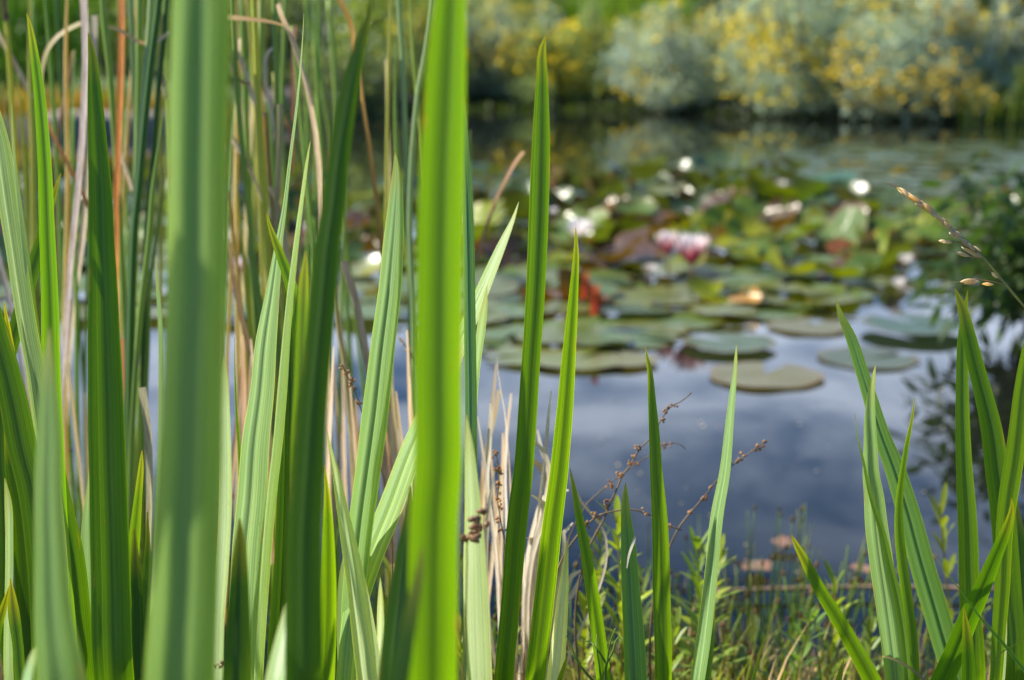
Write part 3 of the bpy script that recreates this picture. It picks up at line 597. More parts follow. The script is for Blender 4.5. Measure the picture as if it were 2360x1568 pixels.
seed_stalk([(1570,1222),(1548,1214),(1525,1206),(1502,1190),(1480,1180),(1450,1174),(1418,1178),(1385,1186),(1355,1206),(1330,1235)], 1.1, 'dry seed stalk arching low toward the upright iris leaf', [(1503,1192),(1487,1184),(1480,1180),(1382,1190),(1372,1188),(1350,1208),(1356,1204),(1545,1213)], (1290,1800,1.16), 4)
seed_stalk([(1143,1040),(1147,1075),(1150,1110),(1146,1150),(1152,1190),(1160,1240),(1165,1300)], 1.12, 'upright dry seed stalk just left of the tallest slim iris leaf', [(1143,1044),(1140,1056),(1146,1080),(1150,1088),(1146,1116),(1150,1124),(1149,1150),(1152,1168),(1150,1200),(1155,1225)], (1180,1850,1.18), 5, .0009)
seed_stalk([(788,838),(794,856),(803,872),(812,888),(822,915),(832,945),(850,990)], 1.12, 'dry seed stalk crossing behind the tall blunt iris leaf', [(790,850),(797,858),(808,876),(812,880),(818,895),(826,925)], (880,1850,1.18), 6, .0009)
seed_stalk([(915,775),(925,785),(940,805),(955,830),(975,860)], 1.3, 'pale dry seed stalk left of the bright middle blade', [(922,782),(930,790),(941,803),(950,820)], (1010,1850,1.3), 7, .0009, kcol=(.4, .33, .15))
seed_stalk([(1108,1180),(1095,1200),(1085,1225),(1078,1245),(1076,1300)], .78, 'blurred brown seed tuft in front of the wide almost white leaf', [(1107,1188),(1100,1196),(1096,1204),(1084,1222),(1080,1236),(1076,1244)], (1078,1900,.80), 8, .0006, .0036, kcol=(.42, .28, .16))

# scraps lying on leaves
fl = MB()
rg = random.Random(3)
for _ in range(9):
    c0 = P(505 + rg.uniform(-9, 9), 1531 + rg.uniform(-7, 7), .838); d_ = np.array([rg.gauss(0, 1), rg.gauss(0, .4), rg.gauss(0, 1)]); d_ /= np.linalg.norm(d_)
    spikelet(fl, c0 - d_ * .0018, c0 + d_ * .0018, .0007)
o = fl.build('seed_fluff', M_SEED, loc=P(505, 1531, .838)); o.color = (.55, .42, .25, 1)
tag(o, 'small tan seed fluff caught on the edge of the almost white leaf at the bottom', 'seed fluff')
o = ribbon_obj('straw_scrap', [(1463,1236,3),(1461,1244,6),(1456,1258,6),(1449,1280,5),(1444,1310,2)], .94, (.75,.72,.6), 'small white straw scrap stuck on the short blunt iris leaf', 'straw', m=M_DRYB, yaw=-20)

# ------------------------------------------------------------------ reeds, rushes and dry stalks behind the irises
RG = 'green rush stems behind the irises'
def stalk(name, pts, d, col, label, cat, group, w=None, m=None, mode='tube', root_u=None, tipw=.35, reach=True):
    """pts: (u,v[,w]) from the top; a stem that goes on down to the mud below"""
    q = [(p[0], p[1], p[2] if len(p) > 2 else w) for p in pts]
    if mode == 'leaf':
        if reach:
            du = (q[-1][0] - q[-2][0]) / max(1, q[-1][1] - q[-2][1]); vb = 1568 * 1.0
            if q[-1][1] < 1250:
                q.append((q[-1][0] + du * .5 * (1300 - q[-1][1]), 1300, q[-1][2]))
        r = P(q[-1][0], q[-1][1], d)
        o = leaf(None, r, q, d, d * 1.0, rnd.uniform(-62, -28), 'vee', col, m=m or M_DRYB, name=name, n=max(24, 6 * len(q)), to_root=False, twist=rnd.uniform(-30, 30))
        return tag(o, label, cat, group)
    C = [P(u, v, d) for (u, v, w_) in q]; ww = [w_ * d * FX / 2359. / 2 for (u, v, w_) in q]
    if reach:
        last = C[-1]; pv = C[-2]; s = (last - pv) / max(1e-6, abs(last[2] - pv[2])); h = last[2] + .03
        if h > .02:
            e = last + np.array([s[0] * h * .6, s[1] * h * .3, -h]); C.append(e); ww.append(ww[-1] * 1.15)
    S = crom([list(c) + [w_] for c, w_ in zip(C, ww)], max(20, 8 * len(C)))
    if q[0][1] > 0 and m is None: S[:, 3] *= np.clip(np.linspace(0.06, 5.0, len(S)), 0, 1)
    rad = np.maximum(S[:, 3], .0003); Vt, Ft = tube(S[:, :3], rad, 8)
    arc = np.linspace(0, 1, len(S)); U = [(k / 8., a) for a in arc for k in range(8)]
    r = S[-1, :3]; o = newmesh(name, Vt, Ft, m or M_REED, None, U, True, loc=r); o.color = tuple(col) + (1,)
    return tag(o, label, cat, group)
RC = (.23, .36, .07); RD = (.07, .17, .025); RY = (.42, .48, .06); RB = (.30, .43, .20)
TAN = (.82, .63, .39); STR = (.85, .70, .50); ORG = (.75, .28, .04); GRY = (.60, .52, .48)
reeds = [
 ([(74,0),(77,60),(80,200),(84,500)], 10, RC, 1.9), ([(10,-60),(14,30),(22,150),(34,320),(44,520),(60,760)], 11, RY, 1.7),
 ([(40,170),(48,260),(58,380),(66,520)], 13, RY, 1.8), ([(5,190),(18,300),(40,460),(55,640)], 9, RC, 1.8),
 ([(235,-40),(238,20),(253,165),(264,312),(276,500),(288,760)], 13, RC, 1.55),
 ([(300,-40),(302,20),(307,150),(312,257),(314,420),(306,700)], 13, RB, 1.5), ([(323,-60),(322,40),(320,200),(316,380),(310,600),(300,900)], 14, RC, 1.48),
 ([(352,-60),(347,40),(338,160),(326,300),(314,450),(304,600),(296,800),(290,959),(286,1100)], 15, RB, 1.45),
 ([(372,-60),(365,20),(353,110),(333,294),(322,420),(312,514),(304,700),(300,900)], 15, RD, 1.42),
 ([(386,-30),(380,60),(366,200),(350,400),(336,560),(330,760)], 12, RD, 1.5),
 ([(384,200),(377,260),(366,340),(353,430),(345,540),(326,700),(313,850),(304,1000),(300,1150)], 13, RC, 1.4),
 ([(392,330),(372,470),(352,600),(336,760),(322,920),(316,1100)], 10, RC, 1.55),
 ([(340,560),(343,700),(338,850),(330,1000)], 11, RC, 1.5),
 ([(258,420),(268,560),(284,700),(292,860)], 9, RY, 1.6),
 ([(533,-60),(536,20),(545,180),(560,360),(576,514),(590,700),(604,900)], 13, RC, 1.5),
 ([(553,-40),(560,80),(566,240),(574,420),(582,600)], 12, RC, 1.6), ([(583,-60),(588,60),(594,200),(602,340),(612,500),(620,620),(626,800)], 14, RY, 1.45),
 ([(604,-60),(602,60),(598,220),(600,400),(612,560)], 11, RC, 1.62), ([(632,-60),(634,60),(638,184),(639,404),(634,560),(640,760)], 13, RC, 1.5),
 ([(660,-40),(654,100),(650,260),(654,420),(662,600)], 10, RC, 1.7), ([(648,180),(662,250),(684,330),(704,410),(722,480)], 10, RC, 1.7),
 ([(545,380),(552,500),(566,640),(580,780),(598,940)], 11, RY, 1.5), ([(566,430),(580,560),(598,690),(614,830)], 12, RC, 1.45),
 ([(664,430),(662,520),(654,640),(650,760)], 11, RY, 1.6),
 ([(758,0),(760,40),(768,120),(772,190)], 12, RC, 2.1),
 ([(917,-60),(921,40),(928,147),(934,330),(939,477),(946,640),(950,900)], 11, RB, 1.5),
 ([(915,60),(911,147),(910,250),(913,330),(922,450),(936,560)], 12, RC, 1.55),
 ([(1002,-60),(992,40),(977,140),(965,202),(954,300),(947,404),(944,520),(952,700),(954,885)], 12, RB, 1.48),
 ([(938,500),(942,640),(944,800),(950,960)], 8, RC, 1.6), ([(797,380),(796,480),(792,560)], 9, RB, 1.6),
 ([(700,-40),(706,10),(716,60)], 9, RC, 2.0), ([(1083,300),(1086,420),(1088,560)], 8, RC, 1.7),
 ([(210,430),(205,560),(200,700),(196,860)], 8, RC, 1.8), ([(130,-60),(134,60),(142,200),(150,330)], 8, RD, 2.0),
 ([(70,440),(76,540),(82,640),(90,760)], 13, (.28,.33,.05), 1.7),
]
where = [(-50, 200, 'left of the broad dark iris leaf'), (200, 395, 'in the tight bunch left of widest blurred leaf'), (395, 690, 'in the thicket right of widest blurred leaf'), (690, 880, 'beside the dark leaning blade'), (880, 1100, 'just left of the bright middle blade')]
hue = {RC: 'mid green', RD: 'dark green', RY: 'yellowish green', RB: 'grey-green', (.28,.33,.05): 'pale yellow'}
seen = {}
for (pts, w_, c_, d_) in reeds:
    u0 = pts[len(pts) // 2][0]; wh = [t for a, b, t in where if a <= u0 < b][0]
    base = (hue[c_], wh); seen.setdefault(base, []).append((pts, w_, c_, d_))
for base, L_ in seen.items():
    L_.sort(key=lambda q: q[0][len(q[0]) // 2][0])
    for i, (pts, w_, c_, d_) in enumerate(L_):
        o_ = ['first ', 'second ', 'third ', 'fourth ', 'fifth ', 'sixth ', 'seventh ', 'eighth '][i]
        lab = '%s rush stem %s' % base if len(L_) == 1 else '%s%s rush from the left %s' % (o_, base[0], base[1])
        stalk('rush_stem', pts, d_, c_, lab, 'rush', RG, w=w_ * 1.05)

DGp = 'dry stalks and dead blades behind the irises'
dry = [
 ('stalk', [(190,-40),(196,60),(198,147),(194,260),(187,367),(173,514),(162,628),(150,812),(145,960),(140,1100)], 14, GRY, 1.45, 'leaf', 'tall grey dead blade between the yellow-green leaf and the dark ribbed leaf'),
 ('stalk', [(218,36),(217,120),(211,260),(202,400),(191,537),(170,702),(157,849),(150,1000)], 13, STR, 1.6, 'leaf', 'pale dead blade just right of the tall grey one'),
 ('stalk', [(280,-40),(280,100),(277,220),(272,367),(269,441),(268,551),(266,700)], 14, ORG, 1.5, 'leaf', 'bright orange dying blade left of the rush bunch'),
 ('stalk', [(-12,60),(0,86),(36,150),(77,228)], 10, TAN, 1.7, 'leaf', 'tan dead blade slanting from the left edge'),
 ('stalk', [(186,54),(160,66),(129,88),(108,118),(99,150),(94,230)], 9, (.42,.36,.14), 1.6, 'leaf', 'olive dead blade arching over beside the sharp yellow-green tip'),
 ('stalk', [(170,118),(162,170),(152,215),(143,265),(134,320),(128,420),(130,600)], 9, (.46,.24,.10), 1.7, 'leaf', 'rusty dead blade standing left of the tall grey one'),
 ('stalk', [(110,280),(129,327),(155,375),(180,425),(206,480)], 9, (.60,.28,.08), 1.5, 'leaf', 'orange dead blade falling to the right across the stone edge'),
 ('stalk', [(250,62),(275,70),(294,81),(318,96),(342,100),(366,92),(392,74)], 8, TAN, 1.45, 'leaf', 'tan kinked dead blade lying across the rush bunch'),
 ('stalk', [(520,40),(548,42),(590,46),(620,50),(652,58)], 10, STR, 1.35, 'leaf', 'pale dead blade lying level right of the widest blurred leaf'),
 ('stalk', [(640,10),(650,40),(671,81),(684,120),(697,158),(710,210),(719,257),(728,310),(734,367),(739,441),(744,560)], 12, TAN, 1.35, 'leaf', 'long tan dead blade bowing right behind the thread-like tip'),
 ('stalk', [(637,116),(630,112),(620,118),(612,135),(611,165),(613,205),(624,250),(630,300)], 8, STR, 1.5, 'leaf', 'pale dead blade curled over like a hook in the thicket'),
 ('stalk', [(778,-10),(790,14),(804,44),(812,70),(816,110),(826,150),(832,200),(838,250),(846,300),(856,370),(866,441),(877,551),(884,640)], 10, (.52,.30,.06), 1.5, 'leaf', 'orange and green blade weaving behind the dark leaning one'),
 ('stalk', [(679,60),(676,140),(676,200),(674,280),(670,400)], 8, (.26,.10,.05), 1.8, 'leaf', 'red-brown dead blade behind the thread-like tip'),
 ('stalk', [(646,250),(662,290),(680,320),(690,350)], 7, (.3,.14,.07), 1.8, 'leaf', 'short red-brown dead blade leaning right in the thicket'),
 ('stalk', [(793,603),(800,630),(818,684),(832,750),(848,838),(862,900)], 17, (.66,.50,.34), 1.35, 'leaf', 'broad cream dead blade left of the tall blunt leaf'),
 ('stalk', [(769,658),(780,750),(796,849),(804,930),(811,996),(820,1120),(830,1250)], 13, (.50,.44,.20), 1.35, 'leaf', 'olive-tan dead blade right of the dark leaning one'),
 ('stalk', [(527,560),(534,620),(548,690),(562,750),(578,815),(590,880)], 11, (.62,.36,.16), 1.4, 'leaf', 'orange-tan dead blade close beside the widest blurred leaf'),
 ('stalk', [(525,440),(530,480),(537,540),(545,600)], 8, (.60,.42,.08), 1.45, 'leaf', 'short golden dead blade at the edge of the widest blurred leaf'),
 ('stalk', [(1206,350),(1190,370),(1165,415),(1140,470),(1118,530),(1100,590)], 8, (.55,.30,.14), 1.7, 'leaf', 'orange-tan dead stem slanting right in front of the lily pads'),
 ('stalk', [(540,110),(556,140),(566,170),(575,198),(590,240),(606,270)], 10, STR, 1.5, 'leaf', 'cream crumpled dead blade high in the thicket'),
 ('stalk', [(536,320),(550,345),(566,370),(585,410),(606,470)], 10, STR, 1.5, 'leaf', 'cream crumpled dead blade halfway down the thicket'),
 ('stalk', [(552,90),(548,180),(556,260),(560,330)], 6, STR, 1.55, 'leaf', 'thin cream dead blade upright in the thicket'),
 ('stalk', [(530,150),(540,170),(560,190),(580,198)], 7, (.50,.36,.26), 1.5, 'leaf', 'small tan dead blade leaning right high beside the widest blurred leaf'),
 ('stalk', [(645,240),(646,300),(643,400),(638,480),(634,560)], 12, (.50,.42,.22), 1.45, 'leaf', 'straw-coloured dead blade upright in the thicket'),
 ('stalk', [(622,430),(640,470),(652,520),(660,580)], 12, (.66,.55,.44), 1.5, 'leaf', 'cream dead blade low in the thicket beside the hooked tip'),
 ('stalk', [(700,470),(690,560),(684,640)], 9, (.55,.45,.25), 1.5, 'leaf', 'straw blade between the two narrow bright leaves'),
 ('stalk', [(612,260),(620,380),(630,520),(636,700),(640,860)], 8, (.40,.20,.09), 1.6, 'leaf', 'thin brown dead blade upright in the thicket'),
 ('stalk', [(327,893),(334,940),(341,1000),(345,1094),(343,1250),(340,1400)], 16, (.50,.46,.28), 1.1, 'leaf', 'straw-coloured dead blade between the ribbed leaf and the widest blurred leaf'),
 ('stalk', [(282,780),(284,860),(280,960)], 6, (.5,.18,.06), 1.4, 'leaf', 'thin red-orange blade at the edge of the ribbed leaf'),
 ('stalk', [(268,330),(282,370),(296,410),(304,440)], 9, STR, 1.6, 'leaf', 'cream dead blade leaning right below the orange one'),
 ('stalk', [(374,170),(380,200),(388,230)], 9, (.75,.6,.45), 1.5, 'leaf', 'short cream dead blade at the edge of the widest blurred leaf'),
 ('stalk', [(-10,560),(5,620),(24,700),(44,800),(60,900)], 9, GRY, 1.5, 'leaf', 'grey dead blade slanting at the left edge behind the pale leaf'),
 ('stalk', [(905,910),(912,960),(905,1040),(900,1100)], 14, (.45,.28,.17), 1.5, 'leaf', 'brown dead blade upright left of the bright middle blade'),
 ('stalk', [(1150,900),(1140,960),(1120,1040),(1112,1100)], 8, (.45,.36,.18), 1.4, 'leaf', 'olive dead blade leaning right beside the pale pointed leaf'),
]
for (nm, pts, w_, c_, d_, md, lab) in dry:
    stalk('dead_reed', pts, d_, c_, lab, 'dead reed', DGp, w=w_, mode='leaf', reach=pts[-1][1] > 500)

rg = random.Random(44)
for (u, n_, vt, lab) in ((585, 5, 700, 'thin straw stalk in the gap right of the almost white leaf'), (790, 7, 830, 'thin straw stalk standing between the dark blade and the blunt leaf'), (920, 7, 820, 'thin straw stalk standing between the blunt leaf and the bright middle blade'), (165, 4, 860, 'thin straw stalk left of the ribbed dark leaf'), (1140, 5, 880, 'thin straw stalk right of the bright middle blade')):
    for i in range(n_):
        uu = u + rg.uniform(-38, 38); v0_ = vt + rg.uniform(-60, 200); ln = rg.uniform(-.12, .12); c_ = rg.choice([TAN, STR, (.62, .40, .22), (.56, .48, .24)]); w0 = rg.uniform(6, 11)
        stalk('dead_reed', [(uu, v0_, w0 * .4), (uu + ln * 120, v0_ + 120, w0), (uu + ln * 300, v0_ + 300, w0), (uu + ln * 500, v0_ + 520, w0)], rg.uniform(1.25, 1.5), c_, lab, 'dead reed', 'thin straw stalks low behind the irises', mode='leaf')

for (u0, u1, n_, vb, lab) in ((530, 700, 15, 900, 'thin sunlit stem in the thicket between the widest blurred leaf and the thread-like tip'), (15, 200, 6, 800, 'thin sunlit stem behind the irises at the far left'), (262, 380, 7, 1100, 'thin sunlit stem among the tight rush bunch'), (700, 960, 6, 900, 'thin sunlit stem behind the blunt leaf')):
    for i in range(n_):
        uu = rg.uniform(u0, u1); ln = rg.uniform(-.10, .08); c_ = rg.choice([(.32, .44, .08), (.42, .46, .10), (.26, .42, .10), (.22, .38, .07), (.60, .52, .24)]); v0_ = rg.choice([-60, -60, rg.uniform(0, 350)])
        md = 'leaf' if i % 5 == 2 else 'tube'
        stalk('thin_reed', [(uu, v0_, 4), (uu - ln * 180 + rg.uniform(-5, 5), v0_ + 180, 8), (uu - ln * 450, v0_ + 450, 9), (uu - ln * 700 + rg.uniform(-8, 8), max(v0_ + 600, vb), 10)], rg.uniform(1.45, 1.95), c_, lab, 'reed', 'thin sunlit reed stems', mode=md, m=M_REED if md == 'tube' else M_DRYB)

# seed-brown reed head at top left
o = stalk('reed_head', [(6,-60,10),(9,-20,13),(12,20,13),(15,52,11),(17,62,5)], 1.7, (.12,.05,.03), 'dark brown reed head at the top left corner', 'reed head', None, m=M_DRY, reach=False)
# level wire-like stems low over the water
o = stalk('fallen_stem', [(-60,686,6),(60,690,6),(200,697,6),(330,703,6),(440,712,5)], 1.7, (.12,.12,.13), 'thin dark fallen stem lying level behind the left irises', 'fallen stem', None, m=M_DRY, reach=False)
a_, b_ = W(1640, 1362, .012), W(2420, 1362, .012)
Vt, Ft = tube(crom([a_, (a_ + b_) / 2 + np.array([0, .012, .001]), b_], 24), .0030, 8)
o = newmesh('fallen_stem', Vt, Ft, M_DRY, None, None, True, loc=a_); o.color = (.40, .27, .20, 1)
tag(o, 'long pinkish brown reed stem floating level on the water at the lower right', 'fallen stem')

# pale curly dead grass left of the tallest slim leaf
dg = empty('dead_grass_clump', (*(P(1180, 1568, 1.2)[:2]), .0), 'clump of pale curly dead grass between the two tall slim leaves and the bright blade', 'dead grass')
curls = [
 [(1130,930),(1128,1010),(1122,1100),(1140,1250)], [(1145,820),(1150,880),(1160,930),(1168,1000),(1165,1100),(1170,1250)], [(1170,1010),(1175,1100),(1180,1200),(1190,1330)],
 [(1226,1010),(1246,1030),(1262,1060),(1266,1100),(1250,1180),(1225,1300)], [(1215,1050),(1235,1065),(1255,1090),(1262,1130),(1245,1200)],
 [(1310,1130),(1290,1130),(1268,1135),(1250,1150),(1240,1180),(1225,1240)], [(1225,1140),(1245,1148),(1255,1165),(1250,1200),(1232,1260)],
 [(1320,1205),(1305,1218),(1297,1235),(1300,1250),(1296,1290)], [(1342,1312),(1320,1325),(1308,1342),(1302,1362),(1300,1400)], [(1340,1325),(1330,1350),(1315,1375),(1300,1390)],
 [(1205,1240),(1218,1232),(1232,1242),(1240,1270),(1238,1320)], [(1238,990),(1243,1020),(1250,1040)], [(1100,960),(1115,1060),(1130,1180),(1150,1320)],
 [(1270,900),(1262,980),(1255,1060),(1245,1150)], [(1312,1100),(1330,1140),(1352,1175),(1368,1190)], [(1190,1130),(1200,1200),(1205,1300),(1210,1400)],
 [(1140,1080),(1125,1180),(1120,1300),(1128,1450)], [(1160,1240),(1175,1300),(1185,1400),(1190,1500)]]
rg = random.Random(9)
for i, c_ in enumerate(curls):
    if i >= 12 or i < 3: w0 = rg.uniform(6, 9)
    else: w0 = rg.uniform(9, 14)
    pts = [(u, v, w0 * (.35 if j == 0 else 1)) for j, (u, v) in enumerate(c_)]
    pts.append((pts[-1][0] * .6 + 1180 * .4, 1568, w0))
    o = leaf(dg, tuple(dg.location), pts, 1.16 + rg.uniform(-.05, .06), 1.2, rg.uniform(-70, 10), 'vee', rg.choice([(.72, .66, .56), (.62, .50, .34), (.78, .73, .66)]), m=M_DRYB, name='blade', n=34, twist=rg.uniform(-90, 90))

# ------------------------------------------------------------------ weeds standing in the shallows
WG = 'leafy weed sprigs in the shallows'
def weed(u, v, d, h, label, seed, lean=0, col=(.12, .24, .03), nl=26, ll=.045, lw=.006, spike=False):
    """upright stem with narrow leaves all round; (u,v) is its top"""
    rg = random.Random(seed); top = P(u, v, d); b = np.array([top[0] - lean * h, top[1] + rg.uniform(-.02, .02), 0.0 if top[1] > near_shore(top[0]) else gz(top[0], top[1])])
    col = (col[0] * 2.1, col[1] * 1.65, col[2] * .9)
    e = empty('weed_sprig', b, label, 'weed', WG); H = top[2] - b[2]
    C = crom([b, b * .5 + top * .5 + np.array([rg.uniform(-.01, .01), 0, 0]), top], 20)
    Vt, Ft = tube(C, np.linspace(.0016, .0007, 20), 6); o = newmesh('stem', Vt, Ft, M_WEED, e, None, True, loc=b); o.color = (col[0] * 1.1, col[1] * .8, col[2], 1)
    mb = MB()
    for i in range(nl):
        t = .25 + .75 * (i + rg.random()) / nl; c = C[min(19, int(t * 19))]; th = i * 2.4 + rg.uniform(-.4, .4); el = .35 + .75 * t + rg.uniform(-.25, .25)
        L_ = ll * rg.uniform(.7, 1.15) * (1.15 - .55 * t); dr = np.array([math.cos(th) * math.cos(el), math.sin(th) * math.cos(el), math.sin(el)])
        sd = np.cross(dr, [0, 0, 1]); sd /= np.linalg.norm(sd) + 1e-9; sag = np.array([0, 0, -1.0])
        w_ = lw * rg.uniform(.8, 1.2)
        Vv = []
        for s, wf in ((0, .25), (.3, .9), (.6, 1.), (.85, .55), (1, .03)):
            p = c + dr * L_ * s + sag * L_ * .25 * s * s; Vv += [p - sd * w_ * .5 * wf, p - np.cross(sd, dr) * w_ * .12 * wf, p + sd * w_ * .5 * wf]
        mb.add(Vv, [(3*k+j, 3*k+j+1, 3*k+j+4, 3*k+j+3) for k in range(4) for j in range(2)])
    o = mb.build('foliage', M_WEED, e, loc=b); o.color = col + (1,)
    return e
weed(1420, 1172, 1.32, .3, 'tall bright weed sprig behind the short blunt iris leaf', 1, 0, (.16,.27,.03), 34, .06, .007)
weed(1385, 1225, 1.4, .3, 'pale weed sprig left of the tall bright one', 2, .1, (.14,.23,.05), 30, .05, .006)
weed(1605, 1238, 1.35, .3, 'weed sprig with spreading leaves left of the slim blue-green leaf', 3, -.05, (.10,.2,.05), 30, .07, .007)
weed(1660, 1262, 1.38, .3, 'weed sprig with spreading leaves right of the slim blue-green leaf', 4, .08, (.14,.23,.04), 30, .065, .007)
weed(2165, 1160, 1.5, .3, 'yellow-green weed sprig against the water between the right iris fans', 5, -.1, (.11,.18,.03), 26, .07, .006)
weed(1925, 1330, 1.4, .25, 'weed sprig low under the leaf leaning far left', 6, .05, (.12,.22,.03), 28, .06, .006)
weed(1880, 1395, 1.3, .25, 'broad-leaved weed sprig left of the leaf leaning far left', 7, .1, (.07,.17,.05), 26, .05, .007)
weed(2260, 1330, 1.5, .3, 'weed sprig behind the right edge iris fan', 8, .0, (.10,.19,.04), 28, .06, .005)
weed(1350, 1380, 1.25, .25, 'low weed sprig behind the yellow-tipped leaning leaf', 9, .0, (.13,.22,.04), 30, .05, .006)
weed(1560, 1430, 1.25, .25, 'low weed sprig right of the upright iris leaf', 10, .05, (.09,.18,.04), 26, .045, .005)
weed(1180, 1400, 1.3, .3, 'weed sprig at the foot of the tallest slim leaf', 11, .05, (.13,.2,.03), 28, .05, .005)
weed(1480, 1330, 1.42, .3, 'weed sprig between the short blunt leaf and the upright one', 12, .05, (.09,.17,.05), 28, .05, .005)
weed(900, 1300, 1.3, .3, 'weed sprig behind the crossing pale leaves', 13, .0, (.12,.2,.03), 28, .05, .005)
weed(1060, 1440, 1.35, .3, 'weed sprig behind the wide almost white leaf', 14, .0, (.12,.2,.03), 28, .05, .005)
weed(1230, 1480, 1.2, .3, 'weed sprig between the two tall slim leaves', 15, .0, (.14,.22,.03), 28, .05, .005)
weed(2010, 1420, 1.35, .3, 'weed sprig behind the glossy grey-green leaf', 16, .0, (.08,.17,.04), 28, .05, .005)

# spike-rush tufts: fine stems with small brown heads
TG = 'spike-rush tufts in the shallows'
def tuft(u, v, d, n, seed, spread=.05, label=None):
    rg = random.Random(seed); b = P(u, 1568, d); b = np.array([b[0], d * 1.0, 0 if d > 1.36 else gz(b[0], d)])
    e = empty('spike_rush', b, label, 'spike-rush', TG); st = MB(); hd = MB(); top0 = P(u, v, d)[2] - b[2]
    for _ in range(n):
        h = top0 * rg.uniform(.45, 1.05); a = np.array([rg.gauss(0, spread), rg.gauss(0, spread), 0]); q = a * rg.uniform(1.0, 1.9) + np.array([rg.gauss(0, .012), 0, 0])
        p0 = b + a; p1 = b + q + np.array([0, 0, h]); C = crom([p0, (p0 + p1) / 2 + np.array([rg.uniform(-.006, .006), 0, 0]), p1], 7)
        Vt, Ft = tube(C, np.linspace(.0012, .0006, 7), 4); st.add(Vt, Ft)
        if rg.random() < .5:
            dr = C[-1] - C[-2]; dr /= np.linalg.norm(dr); spikelet(hd, C[-1] - dr * .001, C[-1] + dr * rg.uniform(.006, .010), rg.uniform(.0016, .0026))
        if rg.random() < .25:
            spikelet(hd, C[4], C[4] + np.array([rg.uniform(-.006, .006), 0, .006]), .0022)
    o = st.build('stems', M_WEED, e, loc=b); o.color = rg.choice([(.20, .32, .04, 1), (.28, .32, .06, 1), (.12, .22, .04, 1)])
    o['kind'] = 'stuff'
    o = hd.build('flower_heads', M_SEED, e, loc=b); o.color = rg.choice([(.26, .13, .06, 1), (.30, .18, .08, 1), (.20, .17, .05, 1)]); o['kind'] = 'stuff'
tl = [(60,1080,1.5),(150,980,1.6),(140,1180,1.4),(330,1150,1.5),(345,1250,1.35),(430,1100,1.5),(560,1150,1.5),(640,1200,1.5),(760,1150,1.5),(800,1050,1.6),(900,1180,1.5),(905,1280,1.35),(960,1150,1.6),(1120,1300,1.4),(1150,1380,1.3),(1210,1300,1.5),(1260,1420,1.3),(1340,1460,1.3),(1400,1400,1.4),(1470,1480,1.35),(1540,1300,1.55),(1580,1400,1.4),(1570,1490,1.3),(1690,1420,1.4),(1700,1330,1.6),(1760,1330,1.55),(1745,1440,1.4),(1800,1240,1.65),(1820,1380,1.45),(1850,1470,1.35),(1870,1300,1.6),(1910,1250,1.7),(1930,1400,1.45),(1960,1480,1.35),(1990,1300,1.55),(2130,1420,1.45),(2200,1450,1.4),(2150,1500,1.35),(2290,1400,1.5),(1640,1500,1.35),(1500,1400,1.45),(240,1450,1.3),(20,1250,1.4),(700,1380,1.3),(1020,1350,1.35)]
pos_words = [(0, 420, 'among the left iris leaves'), (420, 860, 'behind the pale leaves left of centre'), (860, 1120, 'behind the bright middle blade'), (1120, 1320, 'below the two tall slim leaves'), (1320, 1620, 'around the upright leaf over the water'), (1620, 1800, 'right of the slim blue-green leaf'), (1800, 2000, 'under the leaf leaning far left'), (2000, 2400, 'among the right iris fans')]
for i, (u, v, d) in enumerate(tl):
    wh = [t for a, b, t in pos_words if a <= u < b][0]
    same = sorted([q for q in tl if [t for a, b, t in pos_words if a <= q[0] < b][0] == wh]); j_ = same.index((u, v, d))
    od = ['leftmost', 'second', 'third', 'fourth', 'fifth', 'sixth', 'seventh', 'eighth', 'ninth', 'tenth', 'eleventh', 'twelfth'][j_]
    tuft(u, v, d, 13 if i % 3 else 18, 50 + i, .045, '%s brown-headed spike-rush tuft from the left %s' % (od, wh) if j_ else 'leftmost spike-rush tuft with tiny brown heads ' + wh)

# low mixed undergrowth on the mud, uncountable
def grassmass(name, xr, yr, n, h, seed, col, wd=.004, m=None, label=None, shore=False):
    rs = np.random.RandomState(seed); V = []; F = []
    for i in range(n):
        x = rs.uniform(*xr); y = rs.uniform(*yr) + (far_shore(x) if shore else 0); z0 = max(gz(x, y), -.02); hh = h * rs.uniform(.4, 1.1); a = rs.uniform(0, 6.28); ln = hh * rs.uniform(.05, .5); w_ = wd * rs.uniform(.5, 1.1)
        dx_, dy_ = math.cos(a), math.sin(a); b = len(V)
        for s in (0, .4, .75, 1):
            px, py, pz = x + dx_ * ln * s * s, y + dy_ * ln * s * s, z0 + hh * s * (1 - .15 * s); ww_ = w_ * (1 - s ** 2 * .95) * .5
            V += [(px - dy_ * ww_, py + dx_ * ww_, pz), (px + dy_ * ww_, py - dx_ * ww_, pz)]
        F += [(b + 2*k, b + 2*k + 1, b + 2*k + 3, b + 2*k + 2) for k in range(3)]
    o = newmesh(name, V, F, m or M_WEED); o.color = col + (1,)
    return tag(o, label, 'grass', None, 'stuff')
grassmass('grass', (-1.3, 1.3), (.75, 1.55), 5600, .15, 21, (.26, .32, .03), .004, label='low green grass on the muddy near bank')
grassmass('dead_grass', (-1.2, 1.1), (.9, 1.5), 4800, .17, 22, (.55, .40, .2), .003, M_DRY, label='low brown dead grass on the muddy near bank')

